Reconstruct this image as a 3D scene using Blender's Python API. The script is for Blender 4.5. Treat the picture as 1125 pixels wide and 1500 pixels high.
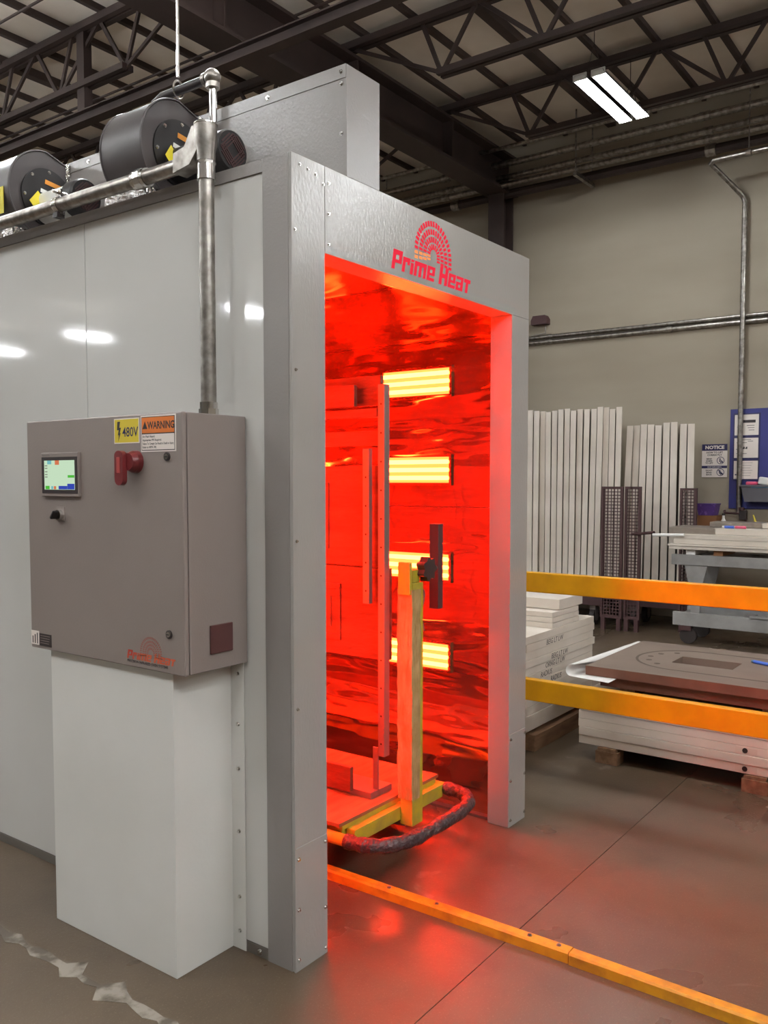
import bpy, bmesh, math, random
from mathutils import Vector, Matrix
random.seed(7)
for o in list(bpy.data.objects): bpy.data.objects.remove(o)
SC = bpy.context.scene
COL = SC.collection
PI = math.pi

# ------------------------------------------------------------------ camera
FPX = 1270.0                                   # focal length in pixels of the 1125x1500 frame
yaw = math.radians(36.1136); pit = math.radians(3.1998)
Fh = Vector((math.cos(yaw), math.sin(yaw), 0)); RT = Vector((math.sin(yaw), -math.cos(yaw), 0))
FW = Fh * math.cos(pit) - Vector((0, 0, math.sin(pit)))
UP = Fh * math.sin(pit) + Vector((0, 0, math.cos(pit)))
cam = bpy.data.cameras.new('camera'); cam_o = bpy.data.objects.new('camera', cam); COL.objects.link(cam_o)
cam_o.matrix_world = Matrix(((RT.x, UP.x, -FW.x, -1.8862), (RT.y, UP.y, -FW.y, -1.7039), (RT.z, UP.z, -FW.z, 1.48), (0, 0, 0, 1)))
cam.sensor_fit = 'VERTICAL'; cam.sensor_height = 36.0; cam.lens = FPX / 1500 * 36.0
cam.shift_y = 24 / 1500; cam.clip_start = 0.05; cam.clip_end = 200
SC.camera = cam_o
# ------------------------------------------------------------------ world, exposure
w = bpy.data.worlds.new('world'); SC.world = w; w.use_nodes = True
w.node_tree.nodes['Background'].inputs[0].default_value = (0.5, 0.5, 0.48, 1)
w.node_tree.nodes['Background'].inputs[1].default_value = 0.05
SC.view_settings.view_transform = 'Standard'; SC.view_settings.look = 'None'
SC.view_settings.exposure = 0.0; SC.view_settings.gamma = 1.0; SC.view_settings.use_curve_mapping = False
TUBE_STRENGTH = 150.0          # fluorescent tubes
IR_STRENGTH = 150.0            # infrared quartz lamps

# ------------------------------------------------------------------ materials
def c(r, g, b):
    f = lambda v: v / 12.92 if v <= 0.04045 else ((v + 0.055) / 1.055) ** 2.4
    return (f(r / 255), f(g / 255), f(b / 255), 1)
def mat(name, col, rough=0.5, metal=0.0, col2=None, nscale=3.0, nrange=(0.35, 0.65), bump=0.0, bscale=60.0, bdist=0.01,
        stretch=(1, 1, 1), bstretch=(1, 1, 1), rough2=None, spec=0.5, coat=0.0, detail=4.0):
    m = bpy.data.materials.new(name); m.use_nodes = True; nt = m.node_tree; N = nt.nodes; L = nt.links
    p = N['Principled BSDF']
    p.inputs['Base Color'].default_value = col; p.inputs['Roughness'].default_value = rough; p.inputs['Metallic'].default_value = metal
    p.inputs['Specular IOR Level'].default_value = spec; p.inputs['Coat Weight'].default_value = coat
    tc = N.new('ShaderNodeTexCoord')
    if col2 is not None or rough2 is not None:
        mp = N.new('ShaderNodeMapping'); mp.inputs['Scale'].default_value = stretch; L.new(tc.outputs['Object'], mp.inputs[0])
        nz = N.new('ShaderNodeTexNoise'); nz.inputs['Scale'].default_value = nscale; nz.inputs['Detail'].default_value = detail
        L.new(mp.outputs[0], nz.inputs['Vector'])
        mr = N.new('ShaderNodeMapRange'); mr.inputs[1].default_value = nrange[0]; mr.inputs[2].default_value = nrange[1]
        L.new(nz.outputs['Fac'], mr.inputs[0])
        if col2 is not None:
            mx = N.new('ShaderNodeMixRGB'); mx.inputs[1].default_value = col; mx.inputs[2].default_value = col2
            L.new(mr.outputs[0], mx.inputs[0]); L.new(mx.outputs[0], p.inputs['Base Color'])
        if rough2 is not None:
            m2 = N.new('ShaderNodeMapRange'); m2.inputs[3].default_value = rough; m2.inputs[4].default_value = rough2
            L.new(mr.outputs[0], m2.inputs[0]); L.new(m2.outputs[0], p.inputs['Roughness'])
    if bump > 0:
        mp = N.new('ShaderNodeMapping'); mp.inputs['Scale'].default_value = bstretch; L.new(tc.outputs['Object'], mp.inputs[0])
        nz = N.new('ShaderNodeTexNoise'); nz.inputs['Scale'].default_value = bscale; nz.inputs['Detail'].default_value = 2.0
        L.new(mp.outputs[0], nz.inputs['Vector'])
        b = N.new('ShaderNodeBump'); b.inputs['Strength'].default_value = bump; b.inputs['Distance'].default_value = bdist
        L.new(nz.outputs['Fac'], b.inputs['Height']); L.new(b.outputs[0], p.inputs['Normal'])
    return m
def emit(name, col, strength):
    m = bpy.data.materials.new(name); m.use_nodes = True; nt = m.node_tree
    nt.nodes.remove(nt.nodes['Principled BSDF']); e = nt.nodes.new('ShaderNodeEmission')
    e.inputs[0].default_value = col; e.inputs[1].default_value = strength
    nt.links.new(e.outputs[0], nt.nodes['Material Output'].inputs[0]); return m

M = {}
M['white_panel'] = mat('white_panel', c(207, 206, 202), 0.06, col2=c(200, 199, 194), nscale=1.2, bump=0.008, bscale=7, bdist=0.02)
M['white_box'] = mat('white_box', c(222, 221, 216), 0.3, col2=c(214, 213, 207), nscale=2, bump=0.03, bscale=90)
M['grey_paint'] = mat('grey_paint', c(163, 160, 156), 0.2, col2=c(158, 155, 150), nscale=2, bump=0.22, bscale=110, bdist=0.004, bstretch=(1, 1, 0.45))
M['dark_grey_paint'] = mat('dark_grey_paint', c(142, 137, 134), 0.28, col2=c(136, 131, 128), nscale=2, bump=0.18, bscale=110, bdist=0.004)
M['cabinet_paint'] = mat('cabinet_paint', c(140, 129, 124), 0.38, col2=c(135, 124, 119), nscale=2, bump=0.12, bscale=160, bdist=0.003)
M['cabinet_side'] = M['cabinet_paint']
M['channel'] = mat('channel', c(128, 122, 116), 0.35, 0.6)
M['blower'] = mat('blower', c(72, 66, 66), 0.42, col2=c(62, 57, 57), nscale=4, bump=0.03)
M['black'] = mat('black', c(30, 27, 27), 0.45)
M['blackish'] = mat('blackish', c(48, 40, 40), 0.5)
M['galv'] = mat('galv', c(170, 165, 158), 0.3, 1.0, col2=c(128, 122, 116), nscale=25, rough2=0.45)
M['chrome'] = mat('chrome', c(210, 208, 204), 0.18, 1.0)
M['foil'] = mat('foil', c(225, 222, 220), 0.22, 1.0, bump=0.9, bscale=55, bdist=0.03)
M['mirror'] = mat('mirror', c(212, 178, 150), 0.06, 0.94, bump=0.30, bscale=2.0, bdist=0.05, bstretch=(1.0, 0.7, 3.2))
M['mirror_end'] = mat('mirror_end', c(205, 172, 146), 0.13, 0.85, bump=0.25, bscale=2.0, bdist=0.04)
M['reflector'] = mat('reflector', c(255, 236, 200), 0.35, 0.7)
M['ir'] = emit('ir_tube', (1.0, 0.0235, 0.0040, 1), IR_STRENGTH * 0.9)
M['ir_face'] = emit('ir_face', (1.0, 0.055, 0.010, 1), IR_STRENGTH * 0.09)
M['logo_glow_red'] = emit('logo_glow_red', (0.86, 0.032, 0.062, 1), 1.0)
M['logo_glow_bright'] = emit('logo_glow_bright', (1.0, 0.30, 0.10, 1), 1.1)  # glow painted in for stronger oven light behind the lower-left arches
M['tube'] = emit('fluorescent', (0.94, 0.975, 1.0, 1), TUBE_STRENGTH)
M['screen'] = emit('screen_glow', c(205, 232, 200), 0.9)
M['scr_blue'] = emit('screen_blue', c(60, 80, 190), 0.8)
M['scr_green'] = emit('screen_green', c(90, 200, 70), 0.8)
M['scr_red'] = emit('screen_red', c(230, 130, 90), 0.8)
M['scr_teal'] = emit('screen_teal', c(130, 200, 205), 0.8)
M['lamp_white'] = mat('lamp_white', c(225, 225, 220), 0.4)
M['lamp_grey'] = mat('lamp_grey', c(110, 110, 108), 0.5)
M['steel_dark'] = mat('steel_dark', c(62, 48, 44), 0.6, col2=c(52, 40, 37), nscale=3)
M['deck'] = mat('deck', c(242, 233, 220), 0.85, col2=c(224, 214, 200), nscale=1.4, bump=0.05)
M['wood_dark'] = mat('wood_dark', c(74, 60, 54), 0.7, col2=c(60, 48, 44), nscale=3)
M['yellow'] = mat('yellow', c(228, 162, 8), 0.36, col2=c(214, 150, 10), nscale=9, bump=0.04)
M['track_yellow'] = mat('track_yellow', c(196, 152, 30), 0.5, col2=c(164, 122, 34), nscale=16, nrange=(0.45, 0.7), bump=0.1)
M['cart_yellow'] = mat('cart_yellow', c(188, 172, 44), 0.45, col2=c(160, 146, 60), nscale=14, nrange=(0.4, 0.7), bump=0.08)
M['plastic_wrap'] = mat('plastic_wrap', c(188, 160, 110), 0.25, col2=c(160, 132, 80), nscale=12, bump=0.9, bscale=35, bdist=0.02, bstretch=(1, 1, 0.25))
M['foam'] = mat('foam', c(62, 50, 52), 0.35, col2=c(90, 76, 76), nscale=22, nrange=(0.5, 0.75), bump=0.8, bscale=50, bdist=0.015)
M['plywood'] = mat('plywood', c(156, 106, 66), 0.7, col2=c(128, 82, 48), nscale=4, stretch=(1, 6, 1))
M['door_recess'] = mat('door_recess', c(204, 190, 176), 0.5)
M['door_white'] = mat('door_white', c(218, 208, 196), 0.45, col2=c(204, 193, 180), nscale=3)
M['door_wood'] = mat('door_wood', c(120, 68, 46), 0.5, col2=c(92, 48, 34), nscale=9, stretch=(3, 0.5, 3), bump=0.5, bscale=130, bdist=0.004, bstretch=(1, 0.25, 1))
M['strut'] = mat('strut', c(142, 132, 128), 0.45, 0.7)
M['rubber'] = mat('rubber', c(46, 38, 36), 0.6)
M['bag'] = mat('bag', c(176, 164, 152), 0.3, bump=0.8, bscale=18, bdist=0.02)
M['bag'].node_tree.nodes['Principled BSDF'].inputs['Transmission Weight'].default_value = 0.6
M['mdf'] = mat('mdf', c(122, 106, 94), 0.55, col2=c(112, 96, 85), nscale=4)
M['mdf_groove'] = mat('mdf_groove', c(84, 70, 60), 0.7)
M['mdf_edge'] = mat('mdf_edge', c(128, 86, 70), 0.6, col2=c(112, 74, 60), nscale=6)
M['paper'] = mat('paper', c(232, 230, 226), 0.6, bump=0.1, bscale=12)
M['pallet'] = mat('pallet', c(140, 108, 80), 0.8, col2=c(112, 82, 58), nscale=5, stretch=(1, 6, 6), bump=0.2, bscale=40)
M['rack_brown'] = mat('rack_brown', c(72, 46, 46), 0.6)
M['cart_grey'] = mat('cart_grey', c(150, 148, 146), 0.5, col2=c(132, 130, 128), nscale=6)
M['wall'] = None
M['blue'] = mat('blue', c(52, 56, 128), 0.5, col2=c(46, 48, 112), nscale=3)
M['navy'] = mat('navy', c(44, 40, 84), 0.5)
M['purple'] = mat('purple', c(84, 52, 128), 0.4, col2=c(120, 84, 160), nscale=30, nrange=(0.55, 0.65))
M['basket'] = mat('basket', c(92, 90, 96), 0.5)
M['teal'] = mat('teal', c(70, 110, 136), 0.5)
M['pink'] = mat('pink', c(224, 84, 120), 0.4)
M['pen_blue'] = mat('pen_blue', c(60, 100, 200), 0.4)
M['box_brown'] = mat('box_brown', c(140, 96, 60), 0.7)
M['ink'] = mat('ink', c(52, 46, 46), 0.6)
M['ink_grey'] = mat('ink_grey', c(120, 114, 110), 0.6)
M['sign_yellow'] = mat('sign_yellow', c(214, 192, 56), 0.45)
M['sign_orange'] = mat('sign_orange', c(224, 122, 50), 0.45)
M['sign_white'] = mat('sign_white', c(232, 222, 214), 0.45)
M['tag_yellow'] = mat('tag_yellow', c(224, 206, 40), 0.5)
M['tag_orange'] = mat('tag_orange', c(214, 140, 50), 0.5)
M['red_plastic'] = mat('red_plastic', c(112, 40, 42), 0.35)
M['red_light'] = mat('red_light', c(168, 70, 66), 0.4)
M['maroon'] = mat('maroon', c(84, 52, 50), 0.45)
M['logo_orange'] = mat('logo_orange', c(206, 96, 60), 0.5, col2=c(186, 66, 50), nscale=12)
M['logo_brown'] = mat('logo_brown', c(150, 98, 88), 0.5)

def wall_material():
    m = mat('wall_paint', c(160, 150, 133), 0.75, col2=c(143, 132, 115), nscale=0.7, nrange=(0.35, 0.7), stretch=(1, 0.5, 1.8), bump=0.06, bscale=25)
    return m
M['wall'] = wall_material()
def floor_material():
    m = bpy.data.materials.new('concrete'); m.use_nodes = True; nt = m.node_tree; N = nt.nodes; L = nt.links; p = N['Principled BSDF']
    tc = N.new('ShaderNodeTexCoord')
    def noise(s, d=5, dist=0.0):
        n = N.new('ShaderNodeTexNoise'); n.inputs['Scale'].default_value = s; n.inputs['Detail'].default_value = d; n.inputs['Distortion'].default_value = dist
        L.new(tc.outputs['Object'], n.inputs['Vector']); return n
    def rng(n, a, b, lo=0.0, hi=1.0):
        r = N.new('ShaderNodeMapRange'); r.inputs[1].default_value = a; r.inputs[2].default_value = b; r.inputs[3].default_value = lo; r.inputs[4].default_value = hi
        L.new(n.outputs['Fac'], r.inputs[0]); return r
    def mix(f, a, b):
        x = N.new('ShaderNodeMixRGB'); L.new(f.outputs[0], x.inputs[0])
        for i, v in ((1, a), (2, b)):
            if isinstance(v, tuple): x.inputs[i].default_value = v
            else: L.new(v.outputs[0], x.inputs[i])
        return x
    a = mix(rng(noise(1.1), 0.35, 0.68), c(80, 67, 53), c(99, 84, 67))
    b = mix(rng(noise(6.0, 6, 0.6), 0.5, 0.78, 0, 0.55), a, c(72, 60, 49))
    d = mix(rng(noise(2.3, 4, 1.2), 0.70, 0.74, 0, 0.35), b, c(140, 133, 124))
    e = mix(rng(noise(180, 2), 0.6, 0.78, 0, 0.5), d, c(140, 130, 113))
    L.new(e.outputs[0], p.inputs['Base Color'])
    rr = rng(noise(1.6, 5, 0.4), 0.3, 0.7, 0.22, 0.46); L.new(rr.outputs[0], p.inputs['Roughness'])
    bp = N.new('ShaderNodeBump'); bp.inputs['Strength'].default_value = 0.12; bp.inputs['Distance'].default_value = 0.004
    L.new(noise(70, 4).outputs['Fac'], bp.inputs['Height']); L.new(bp.outputs[0], p.inputs['Normal'])
    return m
M['floor'] = floor_material()
M['joint'] = mat('joint', c(70, 61, 52), 0.8)
M['joint_fill'] = mat('joint_fill', c(146, 138, 127), 0.7, col2=c(92, 83, 72), nscale=14, nrange=(0.42, 0.58))

# ------------------------------------------------------------------ builders
WLOC = {}
def root_of(p): return WLOC.get(p.name, Vector((0, 0, 0))) if p else Vector((0, 0, 0))
class MB:
    def __init__(s): s.v = []; s.f = []; s.flat = set()
    def add(s, vs, fs, flat=False):
        if flat: s.flat.update(range(len(s.f), len(s.f) + len(fs)))
        o = len(s.v); s.v += [tuple(x) for x in vs]; s.f += [tuple(i + o for i in q) for q in fs]; return s
    def box(s, a, b, bev=0.0, M4=None):
        x0, x1 = sorted((a[0], b[0])); y0, y1 = sorted((a[1], b[1])); z0, z1 = sorted((a[2], b[2]))
        if bev <= 0:
            vs = [Vector(p) for p in ((x0, y0, z0), (x1, y0, z0), (x1, y1, z0), (x0, y1, z0), (x0, y0, z1), (x1, y0, z1), (x1, y1, z1), (x0, y1, z1))]
            fs = [(3, 2, 1, 0), (4, 5, 6, 7), (0, 1, 5, 4), (1, 2, 6, 5), (2, 3, 7, 6), (3, 0, 4, 7)]
        else:
            bm = bmesh.new(); bmesh.ops.create_cube(bm, size=1.0)
            for v in bm.verts: v.co = Vector(((x0 + x1) / 2 + v.co.x * (x1 - x0), (y0 + y1) / 2 + v.co.y * (y1 - y0), (z0 + z1) / 2 + v.co.z * (z1 - z0)))
            bmesh.ops.bevel(bm, geom=list(bm.edges), offset=bev, segments=2, profile=0.5, affect='EDGES', clamp_overlap=True)
            bm.verts.index_update(); vs = [v.co.copy() for v in bm.verts]; fs = [[v.index for v in f.verts] for f in bm.faces]; bm.free()
        if M4 is not None: vs = [M4 @ v for v in vs]
        return s.add(vs, fs, True)
    def cyl(s, p, q, r, n=16, r2=None, cap=True, ang=0.0):
        p = Vector(p); q = Vector(q); r2 = r if r2 is None else r2
        d = (q - p).normalized(); u = d.orthogonal().normalized(); w_ = d.cross(u)
        vs = []
        for i in range(n):
            a = ang + 2 * PI * i / n; e = u * math.cos(a) + w_ * math.sin(a); vs += [p + e * r, q + e * r2]
        fs = [(2 * i, 2 * ((i + 1) % n), 2 * ((i + 1) % n) + 1, 2 * i + 1) for i in range(n)]
        if cap: fs += [tuple(reversed([2 * i for i in range(n)])), tuple(2 * i + 1 for i in range(n))]
        return s.add(vs, fs)
    def tube(s, pts, r, n=12, cap=True, rr=None):
        pts = [Vector(p) for p in pts]; K = len(pts); rings = []; t0 = (pts[1] - pts[0]).normalized(); u = t0.orthogonal().normalized()
        for k in range(K):
            t = ((pts[min(k + 1, K - 1)] - pts[k]).normalized() + (pts[k] - pts[max(k - 1, 0)]).normalized())
            t = t.normalized() if t.length > 1e-6 else t0
            u = (u - t * u.dot(t)).normalized(); w_ = t.cross(u); rad = rr(k) if rr else r
            rings.append([pts[k] + (u * math.cos(2 * PI * i / n) + w_ * math.sin(2 * PI * i / n)) * rad for i in range(n)])
        vs = [v for g in rings for v in g]; fs = []
        for k in range(K - 1):
            for i in range(n): j = (i + 1) % n; fs.append((k * n + i, k * n + j, (k + 1) * n + j, (k + 1) * n + i))
        if cap: fs += [tuple(reversed(range(n))), tuple((K - 1) * n + i for i in range(n))]
        return s.add(vs, fs)
    def bar(s, p, q, wd, ht, upv=(0, 0, 1)):
        p = Vector(p); q = Vector(q); d = (q - p).normalized(); u = Vector(upv); sd = d.cross(u)
        if sd.length < 1e-4: sd = d.cross(Vector((1, 0, 0)))
        sd.normalize(); u = sd.cross(d); vs = []
        for e in (p, q):
            for a, b in ((-1, -1), (1, -1), (1, 1), (-1, 1)): vs.append(e + sd * a * wd / 2 + u * b * ht / 2)
        return s.add(vs, [(0, 1, 2, 3), (7, 6, 5, 4), (0, 4, 5, 1), (1, 5, 6, 2), (2, 6, 7, 3), (3, 7, 4, 0)])
    def prism(s, poly, fn, a, b):          # fn(u, v, t) -> xyz
        n = len(poly); vs = [fn(u, v, a) for u, v in poly] + [fn(u, v, b) for u, v in poly]
        fs = [tuple(reversed(range(n))), tuple(range(n, 2 * n))] + [(i, (i + 1) % n, n + (i + 1) % n, n + i) for i in range(n)]
        return s.add(vs, fs)
    def mesh(s, name, m, off=Vector((0, 0, 0)), smooth=True):
        me = bpy.data.meshes.new(name); me.from_pydata([(x - off.x, y - off.y, z - off.z) for x, y, z in s.v], [], s.f)
        bm = bmesh.new(); bm.from_mesh(me); bmesh.ops.recalc_face_normals(bm, faces=list(bm.faces)); bm.to_mesh(me); bm.free()
        if m: me.materials.append(m)
        if smooth:
            me.set_sharp_from_angle(angle=math.radians(35)); me.polygons.foreach_set('use_smooth', [i not in s.flat for i in range(len(me.polygons))])
        return me
    def build(s, name, m, parent=None, loc=None, label=None):
        """part of parent (world coordinates given), or a one-mesh thing with its origin at loc"""
        off = root_of(parent) if parent else Vector(loc or (0, 0, 0))
        o = bpy.data.objects.new(name, s.mesh(name, m, off)); COL.objects.link(o)
        if parent: o.parent = parent; WLOC[o.name] = off
        else: o.location = off; WLOC[o.name] = off
        if label: o['label'] = label
        return o
def tag(o, label=None, cat=None, group=None, kind=None):
    if label: o['label'] = label
    if cat: o['category'] = cat
    if group: o['group'] = group
    if kind: o['kind'] = kind
    return o
def T(name, label, cat, loc, group=None, kind=None):
    o = bpy.data.objects.new(name, None); COL.objects.link(o); o.location = loc; o.empty_display_size = 0.1
    WLOC[o.name] = Vector(loc); return tag(o, label, cat, group, kind)
def B(a, b, bev=0.0, M4=None): return MB().box(a, b, bev, M4)
def dup(root, loc, label=None, group=None):
    r = root.copy(); COL.objects.link(r); r.location = loc; WLOC[r.name] = Vector(loc)
    if label: r['label'] = label
    if group: r['group'] = group
    for ch in list(root.children):
        k = ch.copy(); COL.objects.link(k); k.parent = r
        for g in list(ch.children):
            d = g.copy(); COL.objects.link(d); d.parent = k
    return r
def copy_part(o, delta):
    k = o.copy(); COL.objects.link(k); k.location = o.location + Vector(delta); return k
def text(name, s, m, parent, org, right, up, size, extrude=0.0006, shear=0.0, offset=0.0, align='LEFT', sx=1.0, space=1.0):
    cu = bpy.data.curves.new(name, 'FONT'); cu.body = s; cu.size = size; cu.extrude = extrude; cu.shear = shear; cu.offset = offset
    cu.align_x = align; cu.resolution_u = 2; cu.space_character = space
    t = bpy.data.objects.new(name + '_tmp', cu); COL.objects.link(t); bpy.context.view_layer.update()
    me = bpy.data.meshes.new_from_object(t.evaluated_get(bpy.context.evaluated_depsgraph_get()))
    bpy.data.objects.remove(t); bpy.data.curves.remove(cu)
    R = Vector(right); U = Vector(up); Nn = R.cross(U); off = root_of(parent); org = Vector(org)
    for v in me.vertices: v.co = org + R * v.co.x * sx + U * v.co.y + Nn * v.co.z - off
    me.materials.clear(); me.materials.append(m); me.name = name
    o = bpy.data.objects.new(name, me); COL.objects.link(o); o.parent = parent; WLOC[o.name] = off
    return o
def screws(parent, pts, nrm, r=0.006, m=None, name='screw'):
    nrm = Vector(nrm); pts = [Vector(p) for p in pts]
    mb = MB().cyl(pts[0], pts[0] + nrm * 0.002, r * 1.35, 10).cyl(pts[0] + nrm * 0.002, pts[0] + nrm * 0.006, r * 0.85, 6)
    o = mb.build(name, m or M['chrome'], parent)
    for p in pts[1:]:
        k = copy_part(o, p - pts[0]); k.parent = parent
    return o

# =================================================================== THE BUILDING
RX0, RX1, RY0, RY1, ZD = -17.0, 7.5, -13.0, 29.0, 5.42
fl = T('floor', None, None, (0, 0, 0)); fl['kind'] = 'structure'; fl['label'] = 'worn brown concrete floor of the workshop'
B((RX0, RY0, -0.3), (RX1, RY1, -0.012)).build('joint_bed', M['joint'], fl)
jx = [RX0, -0.392, RX1]; jy = [RY0, -0.425, RY1]
for i in range(2):
    for j in range(2):
        g = 0.0015
        B((jx[i] + g * (i > 0), jy[j] + g * (j > 0), -0.3), (jx[i + 1] - g * (i < 1), jy[j + 1] - g * (j < 1), 0.0)).build('slab', M['floor'], fl)
# ragged filler squeezed out of the left joint
mb = MB()
prev = None
ys = [RY0 * 0 - 1.2 + 0.045 * k for k in range(90)]
L_, R_ = [], []
for k, y in enumerate(ys):
    wv = 0.012 + 0.012 * random.random() + (0.03 if random.random() < 0.18 else 0)
    L_.append((-0.392 - wv * (0.3 + random.random()), y)); R_.append((-0.392 + wv * (0.3 + random.random()), y))
for k in range(len(ys) - 1):
    mb.add([(L_[k][0], L_[k][1], 0.0012), (R_[k][0], R_[k][1], 0.0012), (R_[k + 1][0], R_[k + 1][1], 0.0012), (L_[k + 1][0], L_[k + 1][1], 0.0012),
            (L_[k][0], L_[k][1], -0.004), (R_[k][0], R_[k][1], -0.004), (R_[k + 1][0], R_[k + 1][1], -0.004), (L_[k + 1][0], L_[k + 1][1], -0.004)],
           [(0, 1, 2, 3), (0, 3, 7, 4), (1, 5, 6, 2)])
mb.build('joint_filler', M['joint_fill'], fl)

ce = T('ceiling', 'pale panel roof deck on dark purlins', None, (0, 0, ZD), kind='structure')
B((RX0, RY0, ZD), (RX1, RY1, ZD + 0.15)).build('deck', M['deck'], ce)
pu = B((-1.0, 3.07 - 0.025, ZD - 0.05), (RX1 - 0.05, 3.07 + 0.02, ZD), 0).build('purlin', M['wood_dark'], ce)
pw = B((-1.0, 2.02 - 0.05, ZD - 0.075), (RX1 - 0.05, 2.02 + 0.04, ZD), 0).build('purlin', M['wood_dark'], ce)
for k in range(-16, 44):
    if k == 0 or k == -2: continue
    if k % 4 == 2: cp = copy_part(pw, (0, 0.51 * (k + 2), 0))
    else: cp = copy_part(pu, (0, 0.51 * k, 0))
    cp.parent = ce
wb = T('wall_back', 'cream painted concrete back wall', None, (RX1, 0, 0), kind='structure')
B((RX1, RY0, 0), (RX1 + 0.2, RY1, ZD)).build('wall_face', M['wall'], wb)
for nm, a, b in (('wall_left', (RX0 - 0.2, RY0, 0), (RX0, RY1, ZD)), ('wall_near', (RX0, RY0 - 0.2, 0), (RX1, RY0, ZD)), ('wall_far', (RX0, RY1, 0), (RX1, RY1 + 0.2, ZD))):
    tag(B(a, b).build(nm, M['wall'], None, a), 'cream painted concrete wall of the workshop', None, None, 'structure')

# steel girder, wall column
def ibeam(mb, p0, p1, wd, ht, tf, tw, axis='X'):
    x0, y0, z0 = p0; x1, y1, z1 = p1
    if axis == 'X':
        mb.box((x0, y0 - wd / 2, z0), (x1, y0 + wd / 2, z0 + tf)); mb.box((x0, y0 - wd / 2, z0 + ht - tf), (x1, y0 + wd / 2, z0 + ht)); mb.box((x0, y0 - tw / 2, z0 + tf), (x1, y0 + tw / 2, z0 + ht - tf))
    elif axis == 'Y':
        mb.box((x0 - wd / 2, y0, z0), (x0 + wd / 2, y1, z0 + tf)); mb.box((x0 - wd / 2, y0, z0 + ht - tf), (x0 + wd / 2, y1, z0 + ht)); mb.box((x0 - tw / 2, y0, z0 + tf), (x0 + tw / 2, y1, z0 + ht - tf))
    else:
        mb.box((x0 - ht / 2, y0 - wd / 2, z0), (x0 - ht / 2 + tf, y0 + wd / 2, z1)); mb.box((x0 + ht / 2 - tf, y0 - wd / 2, z0), (x0 + ht / 2, y0 + wd / 2, z1)); mb.box((x0 - ht / 2 + tf, y0 - tw / 2, z0), (x0 + ht / 2 - tf, y0 + tw / 2, z1))
    return mb
gd = T('steel_girder', 'deep dark steel roof girder carrying the trusses above the oven', 'girder', (3.0, 3.3, 4.80))
ibeam(MB(), (-6.0, 3.3, 4.80), (7.45, 3.3, 4.80), 0.30, 0.44, 0.03, 0.04).build('girder_beam', M['steel_dark'], gd)
for xx in (1.17, 2.78, 4.39, 6.0):
    B((xx - 0.01, 3.16, 4.83), (xx + 0.01, 3.44, 5.21)).build('stiffener', M['steel_dark'], gd)
cl = T('steel_column', 'dark red-brown steel column against the back wall behind the oven', 'column', (7.3, 3.3, 0))
ibeam(MB(), (7.3, 3.3, 0.02), (7.3, 3.3, 4.80), 0.2, 0.24, 0.02, 0.02, 'Z').build('column_shaft', M['steel_dark'], cl)
B((7.15, 3.15, 0), (7.45, 3.45, 0.02)).build('base_plate', M['steel_dark'], cl)

# open web trusses along Y; one bay in local coordinates, girder end at y=0 going to -Y
def make_truss(label, loc, sgn, ln=9.0):
    t = T('roof_truss', label, 'truss', loc, 'open web roof trusses')
    X, Y0, Z0 = loc; zt, zb = Z0, Z0 - 0.475
    yy = lambda d: Y0 + sgn * d
    for s_, nm in ((-1, 'top_chord'), (1, 'top_chord')):
        MB().box((X + s_ * 0.012, yy(0), zt - 0.025), (X + s_ * 0.06, yy(ln), zt + 0.035)).build('top_chord', M['steel_dark'], t)
    for s_ in (-1, 1):
        MB().box((X + s_ * 0.012, yy(1.0), zb - 0.02), (X + s_ * 0.055, yy(ln - 1.0), zb + 0.03)).build('bottom_chord', M['steel_dark'], t)
    MB().bar((X, yy(0.12), zt - 0.03), (X, yy(1.04), zb), 0.022, 0.03).build('web', M['steel_dark'], t)
    d = 1.02
    while d < ln - 1.2:
        for e in (d - 0.2, d + 0.33):
            if 0.2 < e < ln: MB().bar((X, yy(d), zb), (X, yy(e), zt), 0.022, 0.034).build('web', M['steel_dark'], t)
        MB().bar((X, yy(d + 0.93), zb), (X, yy(d + 0.36), zt), 0.022, 0.034).build('web', M['steel_dark'], t)
        d += 0.93
    return t
t0 = make_truss('dark open-web roof truss beyond the lit ceiling fixture', (6.0, 3.3, 5.33), -1)
dup(t0, (4.39, 3.3, 5.33), 'dark open-web roof truss in front of the lit ceiling fixture')
t1 = make_truss('dark open-web roof truss above the two blowers, left of the girder', (2.78, 3.3, 5.33), 1)
dup(t1, (4.39, 3.3, 5.33), 'middle open-web roof truss on the left side of the girder')
dup(t1, (6.0, 3.3, 5.33), 'open-web roof truss farthest from the oven left of the girder')
for X_ in (2.78,):
    dup(t1, (X_, 12.3, 5.33), 'distant open-web roof truss bay at the far left end')
lb = T('ceiling_beam', 'dark steel beam slung under the roof truss above the blowers', 'beam', (2.79, 3.5, 4.58))
ibeam(MB(), (2.79, -2.0, 4.55), (2.79, 14.0, 4.55), 0.10, 0.10, 0.012, 0.012, 'Y').build('beam', M['steel_dark'], lb)
for y_ in (4.9, 8.2, 11.5):
    B((2.75, y_ - 0.05, 4.65), (2.83, y_ + 0.05, 5.3)).build('hanger', M['steel_dark'], lb)
# bridging rods running across under the purlins
for i, (xa, z_, lab) in enumerate(((2.2, 5.24, 'thin conduit on the ceiling above the far blower'), (3.55, 5.24, 'thin conduit on the ceiling behind the girder'))):
    tag(MB().cyl((xa, -3, z_), (xa, 16, z_), 0.012, 6).build('ceiling_conduit', M['steel_dark'], None, (xa, 0, z_)), lab, 'conduit')

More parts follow.
